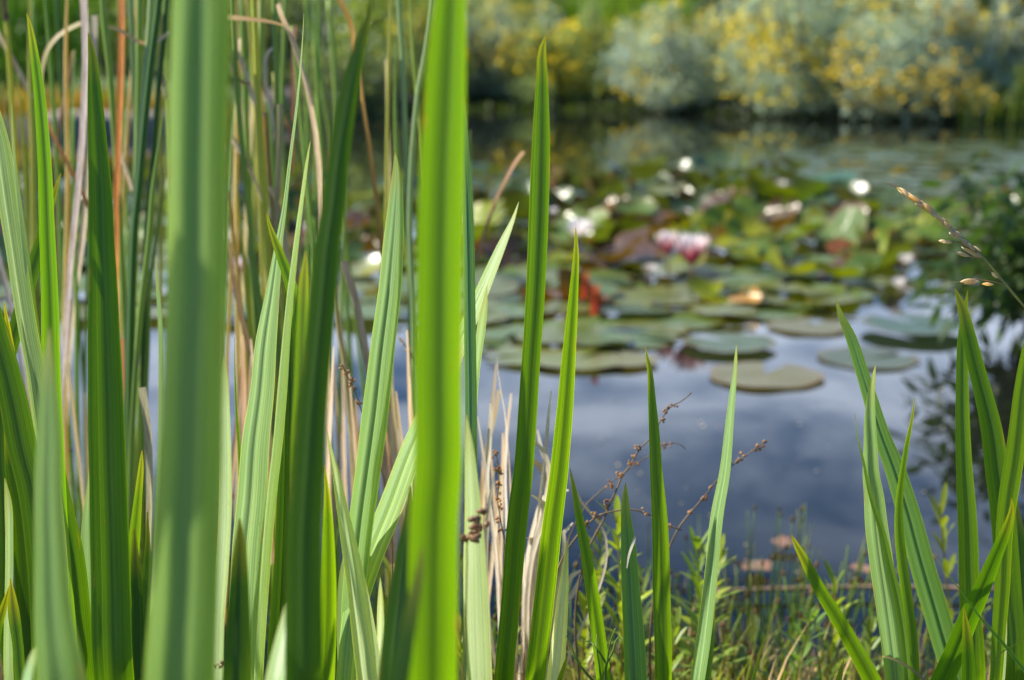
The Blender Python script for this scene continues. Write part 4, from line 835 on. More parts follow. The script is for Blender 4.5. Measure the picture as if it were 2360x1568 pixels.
# ------------------------------------------------------------------ lily pads
def pad_mesh(name, kind, seed):
    rg = random.Random(seed); nr, na = 7, 40; notch = rg.uniform(.10, .24); V = [(0, 0, 0)]; U = [(0, .5)]
    ph = [rg.uniform(0, 6.28) for _ in range(4)]
    ca = rg.uniform(-.6, .6)
    for i in range(1, nr + 1):
        r_ = i / nr
        for k in range(na + 1):
            th = notch + (2 * math.pi - 2 * notch) * k / na
            rr = r_ * (1 + .03 * math.sin(3 * th + ph[0]) + .02 * math.sin(7 * th + ph[1]))
            if k in (0, na) : rr *= .97
            x, y = rr * math.cos(th), rr * math.sin(th); z = 0
            if kind == 'flat': z = .012 * r_ * r_ * math.sin(4 * th + ph[2]) + .02 * max(0, r_ - .85) * (1 + math.sin(9 * th + ph[3]))
            elif kind == 'wavy': z = .10 * r_ ** 2 * math.sin(3 * th + ph[2]) + .05 * r_ ** 3 * math.sin(7 * th + ph[3]) + .05 * r_
            elif kind == 'cup': z = .34 * r_ ** 2.2 + .06 * r_ ** 3 * math.sin(5 * th + ph[2])
            elif kind == 'curl':
                s = x * math.cos(ca) + y * math.sin(ca)
                if s > .05:
                    a = (s - .05) * 1.9; z = (1 - math.cos(a)) * .62; ds = .05 + math.sin(a) / 1.9 - s
                    x += ds * math.cos(ca); y += ds * math.sin(ca)
                z += .03 * r_ * math.sin(5 * th + ph[2])
            elif kind == 'saddle': z = .30 * (x * x * math.cos(ca) - y * y * .55) + .10 * r_ + .03 * r_ ** 2 * math.sin(6 * th + ph[3])
            V.append((x, y, z)); U.append((r_, (th % 6.283) / 6.283))
    F = [(0, 1 + k, 2 + k) for k in range(na)]
    for i in range(nr - 1):
        for k in range(na):
            a = 1 + i * (na + 1) + k; b = a + na + 1; F.append((a, b, b + 1, a + 1))
    me = bpy.data.meshes.new(name); me.from_pydata(V, [], F)
    l = me.uv_layers.new(name='UVMap'); idx = np.zeros(len(me.loops), dtype=np.int32); me.loops.foreach_get('vertex_index', idx)
    l.data.foreach_set('uv', np.asarray(U)[idx].astype(np.float32).ravel())
    me.polygons.foreach_set('use_smooth', [True] * len(me.polygons)); me.materials.append(M_PAD); me.update(); return me
PM = {k: [pad_mesh('lily_pad', k, 100 + 7 * i + len(k)) for i in range(4)] for k in ('flat', 'wavy', 'cup', 'curl', 'saddle')}
placed = []; npad = [0]
def pad(x, y, r_, kind, col, label, group=None, z=.006, tilt=(0, 0), rot=None, cat='lily pad'):
    me = PM[kind][npad[0] % 4]; npad[0] += 1
    o = bpy.data.objects.new('lily_pad', me); COL.objects.link(o)
    o.location = (x, y, z + .0007 * (npad[0] % 7)); o.scale = (r_, r_, r_); o.rotation_euler = (tilt[0], tilt[1], rnd.uniform(0, 6.28) if rot is None else rot)
    o.color = tuple(col) + (1,); placed.append((x, y, r_)); return tag(o, label, cat, group)
def pad_px(u, v, wpx, kind, col, label, z=.006, tilt=(0, 0), rot=None):
    p = W(u, v, z); dist = (p - CAM).dot(FW); return pad(p[0], p[1], wpx / 2 * dist * FX / 2359., kind, col, label, None, z, tilt, rot)
PGc = (.10, .16, .045); PGy = (.20, .25, .02); PGb = (.055, .105, .05); PGr = (.20, .07, .03); PGo = (.14, .17, .04)
# pads one can pick out
pad_px(1762, 864, 262, 'flat', (.16,.15,.05), 'speckled olive pad floating alone in the open water', rot=1.2)
pad_px(2000, 826, 230, 'flat', (.07,.10,.05), 'half-sunken dull pad right of the speckled one', z=.003, rot=.4)
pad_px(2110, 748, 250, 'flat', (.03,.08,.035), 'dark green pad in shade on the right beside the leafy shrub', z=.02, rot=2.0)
pad_px(1215, 822, 200, 'flat', (.16,.20,.06), 'front left pale pad of the raft behind the tallest slim leaf', rot=3.3)
pad_px(1330, 830, 220, 'flat', (.17,.20,.055), 'front pale pad of the raft behind the second slim leaf', rot=.8)
pad_px(1440, 832, 150, 'flat', (.17,.17,.05), 'small brownish pad at the front corner of the raft', rot=1.9)
pad_px(1680, 788, 215, 'flat', (.075,.12,.05), 'blue-green pad with a dark raised edge at the front of the raft', z=.015, rot=2.3)
pad_px(1860, 752, 180, 'flat', (.15,.15,.06), 'brownish green pad at the front right of the raft', rot=1.0)
pad_px(1760, 720, 190, 'flat', PGc, 'large green pad behind the brownish front right one', rot=.3)
pad_px(1570, 738, 200, 'flat', PGc, 'wide green pad in front of the yellow upturned one', rot=2.9)
pad_px(1380, 745, 190, 'flat', (.13,.19,.06), 'wide pale green pad with a rusty rim near the reddish shoots', rot=1.2)
pad_px(1230, 755, 190, 'flat', (.14,.20,.06), 'pale green pad behind the front left one', rot=2.2)
pad_px(1300, 690, 210, 'curl', (.12,.06,.02), 'brown pad rolled up behind the second slim leaf', z=.02, rot=4.2)
pad_px(1640, 690, 140, 'cup', (.24,.30,.01), 'bright yellow-green pad with upturned frilled edge', z=.02, tilt=(.25, 0))
pad_px(1715, 690, 80, 'curl', (.48,.27,.08), 'small orange pad curled beside the bright upturned one', z=.03, rot=1.0)
pad_px(1845, 632, 120, 'cup', (.20,.27,.012), 'cupped glossy green pad at centre right of the raft', z=.03, tilt=(.2, .1))
pad_px(1925, 640, 130, 'cup', (.16,.25,.012), 'cupped darker pad touching the glossy cupped one', z=.03, tilt=(.15, -.2))
pad_px(1640, 530, 190, 'curl', (.20,.24,.01), 'yellow-green pad lifted behind the pair of pink lilies', z=.05, tilt=(-.2, .3), rot=3.9)
pad_px(1720, 548, 150, 'saddle', (.22,.25,.01), 'lifted yellow pad with dark folds right of the pair of pink lilies', z=.06, tilt=(.2, .3))
pad_px(1755, 440, 190, 'curl', (.15,.24,.02), 'large lifted green pad at the back of the crumpled pads', z=.10, tilt=(.35, -.25), rot=3.0)
pad_px(1840, 470, 160, 'curl', (.06,.13,.03), 'dark lifted pad facing the camera at the back', z=.07, tilt=(.5, .1), rot=4.6)
pad_px(1905, 415, 160, 'flat', (.04,.12,.05), 'dark teal pad with a yellow rim behind the lifted green one', z=.03, tilt=(.25, 0))
pad_px(860, 445, 170, 'curl', (.16,.22,.06), 'large pale green pad standing up left of the tall blunt leaf', z=.09, tilt=(.3, .5), rot=3.6)
pad_px(1335, 535, 150, 'cup', (.22,.30,.13), 'pale pad beneath the large white water lily', z=.02, tilt=(.3, 0))
pad_px(1530, 620, 210, 'saddle', (.12,.15,.02), 'dark olive folded pad below the pair of pink lilies', z=.04, tilt=(.15, .2))
pad_px(1440, 590, 170, 'wavy', (.12,.08,.07), 'purplish crumpled pad left of the pair of pink lilies', z=.03, tilt=(.2, 0))
pad_px(1480, 455, 200, 'curl', (.12,.14,.02), 'dark olive pad rolled over behind the white water lily', z=.06, tilt=(.2, .2), rot=4.0)
pad_px(1310, 440, 190, 'wavy', (.20,.09,.02), 'rusty crumpled pad at the back left of the raft', z=.05, tilt=(.1, .1))
pad_px(850, 630, 120, 'cup', (.30,.35,.2), 'whitish cupped pad behind the dark leaning blade', z=.02, tilt=(.2, .2))

def inside(u, v):
    # the raft as it lies on the pond; water is left open where the photograph shows it
    if v < np.interp(u, [0, 1100, 1600, 1680, 1850, 2400], [455, 452, 442, 392, 345, 322]) or v > 850: return 0
    if u < 1100: return v < 735 - max(0, 400 - u) * .0
    front = np.interp(u, [1100, 1500, 1520, 1800, 1960, 2010, 2060, 2400], [800, 800, 755, 740, 700, 650, 600, 620])
    return v < front
# world-space scatter, dense in the crumpled middle
tries = 0; flat_n = 0
PGROUP = {
 'back': ('flat blue-grey glinting pad in the far right raft below the yellow bushes', 'flat pads of the far right raft'),
 'mid': ('flat mottled green pad in the crowded middle of the raft', 'flat pads in the crowded middle'),
 'lift': ('small crumpled yellow-green pad pushed up in the crowded middle', 'crumpled pads in the crowded middle'),
 'rust': ('browning curled pad in the crowded middle of the raft', 'browning pads in the crowded middle'),
 'left': ('flat green pad glimpsed between the left reeds and iris leaves', 'pads glimpsed through the left reeds'),
 'liftleft': ('crumpled pad glimpsed between the left reeds and iris leaves', 'crumpled pads glimpsed through the left reeds')}
spots = []
while tries < 90000:
    tries += 1
    y = rnd.uniform(2.7, 10.4); x = rnd.uniform(-.40, .42) * y * 1.0
    q = np.array([x, y, 0]) - CAM; dd = q.dot(FW); u = (q[0] / dd / FX + .5) * 2359; v = (.5 - (q.dot(UPV) / dd) / (FX * 1568 / 2359.)) * 1568
    if not inside(u, v): continue
    r_ = rnd.uniform(.075, .125) * (1 + max(0, y - 5) * .10)
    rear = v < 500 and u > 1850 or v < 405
    k_ = .98 if rear else (.86 if u < 1100 else .60)
    if any((x - a) ** 2 + (y - b) ** 2 < ((r_ + c) * k_) ** 2 for a, b, c in placed): continue
    placed.append((x, y, r_)); spots.append((x, y, r_, u, v, rear))
spots.sort(key=lambda q: q[1]); extra = []; n_in = 0
for (x, y, r_, u, v, rear) in spots:
    lf = u < 1100; z_ = rnd.random()
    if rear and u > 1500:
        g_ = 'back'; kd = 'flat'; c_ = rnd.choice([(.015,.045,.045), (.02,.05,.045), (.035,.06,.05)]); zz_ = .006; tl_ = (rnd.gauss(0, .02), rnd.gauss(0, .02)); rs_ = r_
    elif z_ < (.26 if 420 < v < 600 else (.55 if v < 660 else 2)):
        g_ = 'left' if lf else 'mid'; kd = 'flat'; c_ = rnd.choice([PGc, PGb, PGo, (.12,.19,.06), (.15,.18,.07)]); zz_ = rnd.uniform(.004, .03); tl_ = (rnd.gauss(0, .05), rnd.gauss(0, .05)); rs_ = r_
    elif z_ < .95:
        g_ = 'liftleft' if lf else 'lift'; kd = rnd.choice(['wavy', 'cup', 'curl', 'saddle', 'curl']); c_ = rnd.choice([PGy, PGc, (.09,.06,.03), (.10,.17,.02), (.06,.11,.02), (.05,.10,.03), (.10,.17,.03), (.09,.06,.05)]); zz_ = rnd.uniform(.02, .12); tl_ = (rnd.gauss(.2, .32), rnd.gauss(0, .32)); rs_ = r_ * .9
    else:
        g_ = 'liftleft' if lf else 'rust'; kd = rnd.choice(['wavy', 'curl', 'saddle']); c_ = rnd.choice([PGr, (.14,.06,.03), (.18,.07,.03), (.24,.13,.05)]); zz_ = rnd.uniform(.02, .06); tl_ = (rnd.gauss(.05, .2), rnd.gauss(0, .2)); rs_ = r_ * .5
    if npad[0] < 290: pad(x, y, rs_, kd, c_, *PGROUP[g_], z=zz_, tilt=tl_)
    else: extra.append((x, y, rs_, zz_, tl_, kd))
if extra:
    mb = MB(); import mathutils
    for i, (x, y, r_, z_, tl_, kd) in enumerate(extra):
        Mx = mathutils.Matrix.Translation((x, y, z_ + .0007 * (i % 9))) @ mathutils.Euler((tl_[0], tl_[1], rnd.uniform(0, 6.28))).to_matrix().to_4x4() @ mathutils.Matrix.Scale(r_, 4)
        me = PM[kd][i % 4]; mb.add([tuple(Mx @ w_.co) for w_ in me.vertices], [tuple(p.vertices) for p in me.polygons], [(.5, .3)] * len(me.vertices))
    o = mb.build('far_lily_pads', M_PAD); o.color = (.06, .10, .05, 1)
    tag(o, 'farthest lily pads of the raft, too small to tell apart', 'lily pads', None, 'stuff')
print('PADS', len(spots), len(extra))
rs = np.random.RandomState(8); V = []; F = []
for i in range(170):
    x = rs.uniform(-.9, 1.0); y = 1.5 + 2.2 * rs.rand() ** 1.3; r_ = rs.uniform(.0012, .0042); b_ = len(V); a0 = rs.uniform(0, 6)
    for k in range(5): V.append((x + r_ * math.cos(a0 + k * 1.257) * rs.uniform(.6, 1.2), y + r_ * math.sin(a0 + k * 1.257) * rs.uniform(.6, 1.2), .003 + .001 * math.sin(k)))
    F.append(tuple(range(b_, b_ + 5)))
o = newmesh('floating_flecks', V, F, M_DRY); o.color = (.5, .42, .26, 1); tag(o, 'pollen and plant flecks drifting on the open water', 'flecks', None, 'stuff')
# small salmon floating leaves near the weeds
for (u, v, w_, lab) in ((1742, 1308, 70, 'small salmon floating leaf among the rush tips at lower right'), (1805, 1255, 60, 'smaller salmon floating leaf behind the first one'), (1985, 1315, 50, 'pale pink floating leaf between the right iris leaves'), (2280, 620, 50, 'pale floating leaf beneath the leafy shrub')):
    pad_px(u, v, w_, 'wavy', (.30, .17, .12), lab, z=.008)['category'] = 'floating leaf'

# ------------------------------------------------------------------ water lilies
def petal(mb, base, az, el, L_, w_, cupk=.35):
    d = np.array([math.cos(az), math.sin(az), 0]); s = np.array([-math.sin(az), math.cos(az), 0]); up = np.array([0, 0, 1.0])
    V = []; U = []; n = 7; p = np.array(base, float)
    for i in range(n):
        t = i / (n - 1.); e = el + (t - .3) * cupk * 1.6; 
        if i: p = p + (d * math.cos(e) + up * math.sin(e)) * L_ / (n - 1)
        ww = w_ * (math.sin(math.pi * min(1, .12 + .88 * t)) ** .7 + .02); nn = -d * math.sin(e) + up * math.cos(e)
        for j in (-1, -.5, 0, .5, 1): V.append(p + s * ww * .5 * j + nn * abs(j) ** 2 * ww * .16); U.append(((j + 1) / 2, t))
    mb.add(V, [(5*i+j, 5*i+j+1, 5*i+j+6, 5*i+j+5) for i in range(n - 1) for j in range(4)], U)
def lily(u, v, wpx, label, pink=(.55, .12, .20), openk=.5, z=.03, seed=1):
    rg = random.Random(seed); p = W(u, v, z); dist = (p - CAM).dot(FW); r_ = wpx / 2 * dist * FX / 2359.
    e = empty('water_lily', p, label, 'water lily', 'water lilies among the pads')
    for nm, n, el, L_, c in (('outer_petals', 9, .35 + .75 * (1 - openk), 1.3, pink), ('middle_petals', 9, .65 + .62 * (1 - openk), 1.3, tuple(min(.95, a * .35 + .6) for a in pink)), ('inner_petals', 8, .95 + .4 * (1 - openk), 1.15, (.95, .92, .90))):
        mb = MB()
        for i in range(n): petal(mb, np.array([0, 0, 0]) , 2 * math.pi * (i + (.5 if nm[0] == 'm' else 0)) / n + rg.uniform(-.1, .1), el + rg.uniform(-.08, .08), r_ * 1.12 * L_, r_ * .46)
        o = mb.build(nm, M_PETAL, e); o.color = tuple(c) + (1,)
    mb = MB()
    for i in range(26):
        a = rg.uniform(0, 6.28); q = rg.uniform(.05, .28) * r_; b0 = np.array([math.cos(a) * q * .6, math.sin(a) * q * .6, r_ * .08]); spikelet(mb, b0, b0 + np.array([math.cos(a) * q * .3, math.sin(a) * q * .3, r_ * .38]), r_ * .035)
    o = mb.build('stamens', M_FLOWER, e); o.color = (.75, .48, .03, 1)
    Vt, Ft = tube(crom([np.array([0, 0, 0.0]), np.array([.01, .01, -z - .1])], 5), .004, 6); o = newmesh('stem', Vt, Ft, M_WEED, e); o.color = (.15, .12, .04, 1)
PK = (.60, .09, .18)
lily(1538, 590, 84, 'left one of the pair of pink and white water lilies', PK, .2, .12, 1)
lily(1592, 612, 112, 'right and larger one of the pair of pink and white water lilies', PK, .4, .11, 2)
lily(1334, 548, 74, 'large white water lily resting on a pale pad', (.9, .85, .8), .75, .10, 3)
lily(1128, 530, 30, 'half-open white water lily just right of the bright middle blade', (.9, .82, .75), .2, .05, 4)
lily(1272, 500, 33, 'small white water lily right behind the tallest slim leaf', (.9, .82, .8), .5, .09, 5)
lily(712, 552, 55, 'pink and white water lily left of the dark leaning blade', PK, .25, .1, 7)
lily(552, 632, 57, 'pink and white water lily right of the widest blurred leaf', PK, .2, .1, 8)
lily(1264, 560, 32, 'closed pink water lily bud beside the tallest slim leaf', (.6, .2, .25), .0, .05, 9)
lily(1582, 498, 26, 'small white bloom standing in for a pad glint behind the pair of pink ones', (.7, .68, .6), .6, .07, 10)  # bloom here and on the next line put in for sun glints on pads
lily(1800, 436, 30, 'cream bloom standing in for a glint on top of the large lifted green pad', (.75, .6, .5), .4, .10, 11)
lily(2086, 608, 39, 'white bloom standing in for a glint before the leafy shrub, the farther of two', (.92, .9, .75), .8, .03, 12)  # both white blooms are added to give the bright glints of the pads
lily(2070, 662, 37, 'white bloom standing in for a glint before the leafy shrub, the nearer of two', (.92, .9, .75), .8, .03, 13)
lily(1497, 632, 41, 'ragged white water lily flopped on its side below the pair', (.75, .6, .58), .9, .03, 14)
# reddish young leaves
for (u, v, h, lab) in ((1372, 728, 78, 'front reddish rolled young lily leaf behind the second slim leaf'), (1350, 690, 66, 'rear reddish rolled young lily leaf behind the second slim leaf'), (1105, 590, 40, 'reddish rolled young lily leaf right of the bright middle blade')):
    p = W(u, v, .05); dist = (p - CAM).dot(FW); H = h * dist * FX / 2359.; mb = MB()
    for sgn in (-1, 1): petal(mb, np.array([sgn * H * .04, 0, 0]), sgn * 1.57 + 1.2, 1.42, H, H * .5, -.05)
    o = mb.build('rolled_leaf', M_WEED, None, loc=(0, 0, 0)); o.location = tuple(p); o.color = (.30, .05, .05, 1)
    tag(o, lab, 'young leaf', 'reddish rolled young lily leaves')

# ------------------------------------------------------------------ leafy masses: shrubs, hedge, trees
def leafquads(cent, nrm_up, size, rs, aspect=.45):
    """one narrow leaf (two faces, folded on its rib) per centre"""
    n = len(cent); d = rs.normal(size=(n, 3)); d[:, 2] += nrm_up; d /= np.linalg.norm(d, axis=1)[:, None]
    s = np.cross(d, rs.normal(size=(n, 3))); s /= np.linalg.norm(s, axis=1)[:, None]; nn = np.cross(s, d)
    L_ = (size * rs.uniform(.6, 1.3, n))[:, None]; w_ = L_ * aspect
    a = cent - d * L_ * .5; b = cent + d * L_ * .5; m1 = cent + s * w_ * .5 + nn * w_ * .15; m2 = cent - s * w_ * .5 + nn * w_ * .15
    V = np.stack([a, m1, b, m2], axis=1).reshape(-1, 3)
    i = np.arange(n) * 4
    F = np.stack([np.stack([i, i + 1, i + 2], 1), np.stack([i, i + 2, i + 3], 1)], 1).reshape(-1, 3)
    return V, F
def fast_mesh(name, V, F, m, parent=None, col=None, loc=(0, 0, 0)):
    me = bpy.data.meshes.new(name); V = np.asarray(V, np.float32); F = np.asarray(F, np.int32); k = F.shape[1]
    me.vertices.add(len(V)); me.vertices.foreach_set('co', V.ravel())
    me.loops.add(F.size); me.loops.foreach_set('vertex_index', F.ravel())
    me.polygons.add(len(F)); me.polygons.foreach_set('loop_start', np.arange(len(F), dtype=np.int32) * k)
    me.polygons.foreach_set('loop_total', np.full(len(F), k, np.int32)); me.update(calc_edges=True); me.materials.append(m)
    o = bpy.data.objects.new(name, me); COL.objects.link(o)
    if parent: o.parent = parent
    else: o.location = loc
    if col: o.color = tuple(col) + (1,)
    return o
def blob_points(rs, n, lobes, shell=.35):
    """points in the outer shell of several lobes; lobes: (cx,cy,cz,rx,ry,rz)"""
    vol = np.array([l[3] * l[5] for l in lobes]); pick = rs.choice(len(lobes), n, p=vol / vol.sum()); lo = np.array(lobes)[pick]
    d = rs.normal(size=(n, 3)); d /= np.linalg.norm(d, axis=1)[:, None]
    # clumps: pull directions toward random clump axes
    r_ = (1 - shell * rs.rand(n) ** 1.3) * (1 + .13 * np.sin(d[:, 0] * 9 + pick) * np.cos(d[:, 2] * 8 + pick * 2.1)) * rs.uniform(.86, 1.2, n)
    p = lo[:, :3] + d * lo[:, 3:] * r_[:, None]
    return p, d
def shrub(name, x, y, lobes, n, size, col, label, cat, group, seed, m=None, flowers=0, fcol=(.78, .64, .02), fsize=.022, fmask=None, aspect=.35, up=.6, zmin=.02, shell=.4):
    rs = np.random.RandomState(seed); z0 = gz(x, y); e = empty(name, (x, y, z0), label, cat, group)
    p, d = blob_points(rs, n, lobes, shell); keep = p[:, 2] > zmin; p = p[keep]
    V, F = leafquads(p, up, size, rs, aspect); fast_mesh('foliage', V, F, m or M_FOL, e, col)
    mb = MB(); rg = random.Random(seed)
    for l in lobes:
        for _ in range(3):
            t = np.array([l[0] + rg.uniform(-.6, .6) * l[3], l[1] + rg.uniform(-.6, .6) * l[4], l[2] + rg.uniform(.1, .6) * l[5]]); b = np.array([t[0] * .45, t[1] * .45, 0])
            Vt, Ft = tube(crom([b, b * .5 + t * .5 + np.array([rg.uniform(-.05, .05), 0, -.02]), t], 8), np.linspace(.018, .005, 8), 5); mb.add(Vt, Ft)
    o = mb.build('stem', M_WOOD, e); o.color = (.10, .07, .05, 1)
    if flowers:
        k = flowers * 5; q, dq = blob_points(rs, k, [(l[0], l[1], l[2], l[3] * 1.06, l[4] * 1.06, l[5] * 1.08) for l in lobes], .08)
        # flowers come in drifts
        s = np.sin(q[:, 0] * 5.1 + seed) + np.sin(q[:, 2] * 7.3 + seed * 1.7 + q[:, 0] * 2) + .8 * np.sin(q[:, 1] * 6 + seed)
        s = s + rs.normal(size=k) * 1.5; s[q[:, 2] < .05] = -9; s = s + (q[:, 2] > .35) * .3
        q = q[np.argsort(-s)[:flowers]]
        # each head: a small dome of 6 triangles on a ring
        n_ = len(q); ang = np.arange(6) * math.pi / 3; rad = fsize * rs.uniform(.7, 1.3, n_)
        ax = rs.normal(size=(n_, 3)) * .5 + np.array([0, -.3, 1]); ax /= np.linalg.norm(ax, axis=1)[:, None]
        s1 = np.cross(ax, [1, 0, 0.01]); s1 /= np.linalg.norm(s1, axis=1)[:, None]; s2 = np.cross(ax, s1)
        ring = q[:, None, :] + rad[:, None, None] * (np.cos(ang)[None, :, None] * s1[:, None, :] + np.sin(ang)[None, :, None] * s2[:, None, :])
        V = np.concatenate([(q + ax * rad[:, None] * .6)[:, None, :], ring], 1).reshape(-1, 3); i = np.arange(n_) * 7
        F = np.concatenate([np.stack([i, i + 1 + k2, i + 1 + (k2 + 1) % 6], 1) for k2 in range(6)], 0)
        o = fast_mesh('flowers', V, F, M_FLOWER, e, fcol); o['kind'] = 'stuff'
    return e
def bx(u, y): return (u / 2359. - .5) * FX * y * 1.0
def shore_at(u, dy=0.0):
    y = 13.
    for _ in range(30): y = .6 * y + .4 * (far_shore(bx(u, y)) + dy)
    return bx(u, y), y
# x of column u at distance y (close enough for far things)
SB = 'silver-leaved yellow-flowering bushes on the far bank'
SV = (.48, .61, .44); SV2 = (.58, .70, .55); SG = (.40, .52, .18)
def bush(u, dy, wpx, h, label, seed, col=SV, n=9000, fl=600, nl=5, fcol=(.78, .64, .02)):
    x0, y = shore_at(u, dy); hw = wpx / 2 / 2359. * FX * y; rs = random.Random(seed); lobes = []
    for i in range(nl):
        t = (i + .5) / nl * 2 - 1; hh = h * rs.uniform(.74, 1.0) * (1 - .25 * t * t)
        lobes.append((t * hw * .8, rs.uniform(-.25, .35), hh * .60, hw * rs.uniform(.30, .44) + .08, hw * .45 * rs.uniform(.8, 1.1) + .12, hh * .40))
    for i in range(nl - 1):
        t = (i + 1.) / nl * 2 - 1; lobes.append((t * hw * .9, rs.uniform(-.30, .0), h * rs.uniform(.20, .34), hw * rs.uniform(.26, .36), hw * .3 + .08, h * .27))
    lobes.append((0, .3, h * .5, hw * .7, hw * .45, h * .34))
    for i in range(4): lobes.append((rs.uniform(-.85, .85) * hw, rs.uniform(-.42, -.15), h * .13, hw * .28, .2, h * .17))
    for i in range(9): lobes.append((rs.uniform(-.95, .95) * hw, rs.uniform(-.35, .3), h * rs.uniform(.62, .98), rs.uniform(.08, .16), .12, h * rs.uniform(.16, .26)))
    return shrub('flowering_bush', x0, y, lobes, n, .055, col, label, 'bush', SB, seed, M_SILVER, fl, fcol, .023, aspect=.28, up=.9, zmin=-.15)
bush(985, .25, 170, .95, 'yellow-flowered silver bush just left of the tallest slim leaf', 31, SG, 8000, 1060)
bush(1140, .45, 260, 1.12, 'silver-topped yellow-flowered bush right behind the tallest slim leaf', 32, SV, 10000, 1295)
bush(1300, .3, 230, .85, 'low bush thick with yellow flowers at the left end of the silver row', 33, SG, 9000, 1178)
bush(1560, .3, 300, .90, 'rounded pale silver bush with few flowers in the middle of the far bank', 34, SV2, 12000, 447)
bush(1740, .7, 260, 1.05, 'dark-shaded silver bush between the rounded pale one and the big one', 35, SV, 9000, 447)
bush(1880, .35, 380, 1.22, 'biggest silver bush of the far bank, sprinkled with yellow flowers', 36, SV, 14000, 1531)
bush(2090, .2, 330, 1.05, 'silver bush with orange-yellow flower drifts down to the water', 37, SV, 12000, 1531, fcol=(.80, .58, .02))
bush(2210, .55, 240, 1.02, 'last silver bush on the right, before the grassy slope', 38, SV2, 9000, 294)
bush(1430, 1.0, 200, .95, 'yellowish bush set back between the low bush and the rounded pale one', 39, SG, 7000, 412)

FG = 'green shrubs beyond the far bank'
def gshrub(u, y, wpx, h, col, label, seed, n=9000, size=.07, nl=4, name='green_shrub', cat='shrub', base=None):
    x0 = bx(u, y); hw = wpx / 2 / 2359. * FX * y; rs = random.Random(seed); lobes = []
    for i in range(nl):
        t = (i + .5) / nl * 2 - 1; lobes.append((t * hw * .75, rs.uniform(-.3, .3), h * rs.uniform(.4, .6), hw * rs.uniform(.4, .6), hw * .5, h * rs.uniform(.38, .5)))
    lobes.append((0, .2, h * .42, hw * .8, hw * .6, h * .45))
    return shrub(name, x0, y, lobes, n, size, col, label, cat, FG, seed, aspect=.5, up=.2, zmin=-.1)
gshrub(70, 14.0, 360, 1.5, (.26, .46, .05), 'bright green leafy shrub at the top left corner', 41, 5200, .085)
gshrub(300, 16.5, 300, 1.6, (.2, .3, .05), 'dull green shrub behind the rush bunch', 42, 5000)
gshrub(480, 16.0, 260, 1.5, (.09, .16, .03), 'shrub hidden largely by the widest blurred leaf', 43, 7000)
gshrub(640, 15.0, 240, 1.3, (.20, .27, .12), 'greyish green shrub behind the reed thicket', 44, 5000)
gshrub(810, 14.3, 260, 1.15, (.20, .27, .15), 'grey-green shrub behind the dark leaning blade', 45, 7000, .06)
gshrub(900, 16.5, 260, 1.6, (.22, .32, .06), 'mossy green shrub above the grey-green one', 46, 4500)
gshrub(1130, 17.5, 320, 1.9, (.26, .36, .14), 'pale green shrub beyond the silver-topped bush', 47, 5000)
gshrub(1400, 17.5, 260, 1.7, (.2, .36, .04), 'fresh green shrub beyond the gap in the silver row', 48, 5000)
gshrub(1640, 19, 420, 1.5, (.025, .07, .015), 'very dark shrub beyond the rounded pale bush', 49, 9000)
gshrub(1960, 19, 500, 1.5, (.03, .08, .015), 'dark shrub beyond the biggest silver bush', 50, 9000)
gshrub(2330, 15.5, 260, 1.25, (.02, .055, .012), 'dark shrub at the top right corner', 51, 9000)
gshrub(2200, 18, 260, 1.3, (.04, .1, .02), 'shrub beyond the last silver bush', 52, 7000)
for i in range(9):
    gshrub(-120 + i * 330, 21.5 + (i % 3) * .5, 420, 1.75, rnd.choice([(.06, .14, .02), (.08, .17, .03), (.05, .11, .02)]), 'leafy bush of the low hedge line far behind everything', 70 + i, 5000, .10, name='hedge_bush', cat='hedge')
def tree(x, y, h, w_, col, label, seed):
    rs = np.random.RandomState(seed); e = empty('tree', (x, y, gz(x, y)), label, 'tree', 'trees far beyond the pond'); lobes = []
    for i in range(9):
        a = rs.uniform(0, 6.28); q = rs.uniform(.1, .6) * w_; lobes.append((math.cos(a) * q, math.sin(a) * q, h * rs.uniform(.35, .82), w_ * rs.uniform(.3, .5), w_ * rs.uniform(.3, .5), h * rs.uniform(.14, .22)))
    p, d = blob_points(rs, 9000, lobes, .6); V, F = leafquads(p, .1, .13, rs, .6); fast_mesh('crown', V, F, M_FOL, e, col)
    mb = MB(); Vt, Ft = tube(crom([np.array([0, 0, -.1]), np.array([.05, 0, h * .3]), np.array([0, .05, h * .75])], 12), np.linspace(.14, .04, 12), 8); mb.add(Vt, Ft)
    for l in lobes[:6]:
        b = np.array([0, 0, l[2] * .5]); t = np.array(l[:3]); Vt, Ft = tube(crom([b, (b + t) / 2 + np.array([0, 0, .1]), t], 8), np.linspace(.06, .015, 8), 6); mb.add(Vt, Ft)
    o = mb.build('trunk', M_WOOD, e); o.color = (.12, .09, .06, 1)
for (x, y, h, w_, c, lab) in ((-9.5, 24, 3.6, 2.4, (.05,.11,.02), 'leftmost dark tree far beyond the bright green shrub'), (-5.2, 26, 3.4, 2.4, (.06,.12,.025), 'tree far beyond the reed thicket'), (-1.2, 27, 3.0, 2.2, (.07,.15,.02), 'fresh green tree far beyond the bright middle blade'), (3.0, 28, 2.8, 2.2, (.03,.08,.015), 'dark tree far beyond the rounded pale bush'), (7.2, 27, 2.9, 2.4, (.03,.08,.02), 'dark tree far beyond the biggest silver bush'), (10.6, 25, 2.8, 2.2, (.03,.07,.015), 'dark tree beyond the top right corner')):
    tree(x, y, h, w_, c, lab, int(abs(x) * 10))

grassmass('rusty_herbs', (-5.6, -2.5), (11.8, 12.6), 230, .24, 66, (.50, .24, .06), .03, label='rusty orange low plants just behind the stone edge')
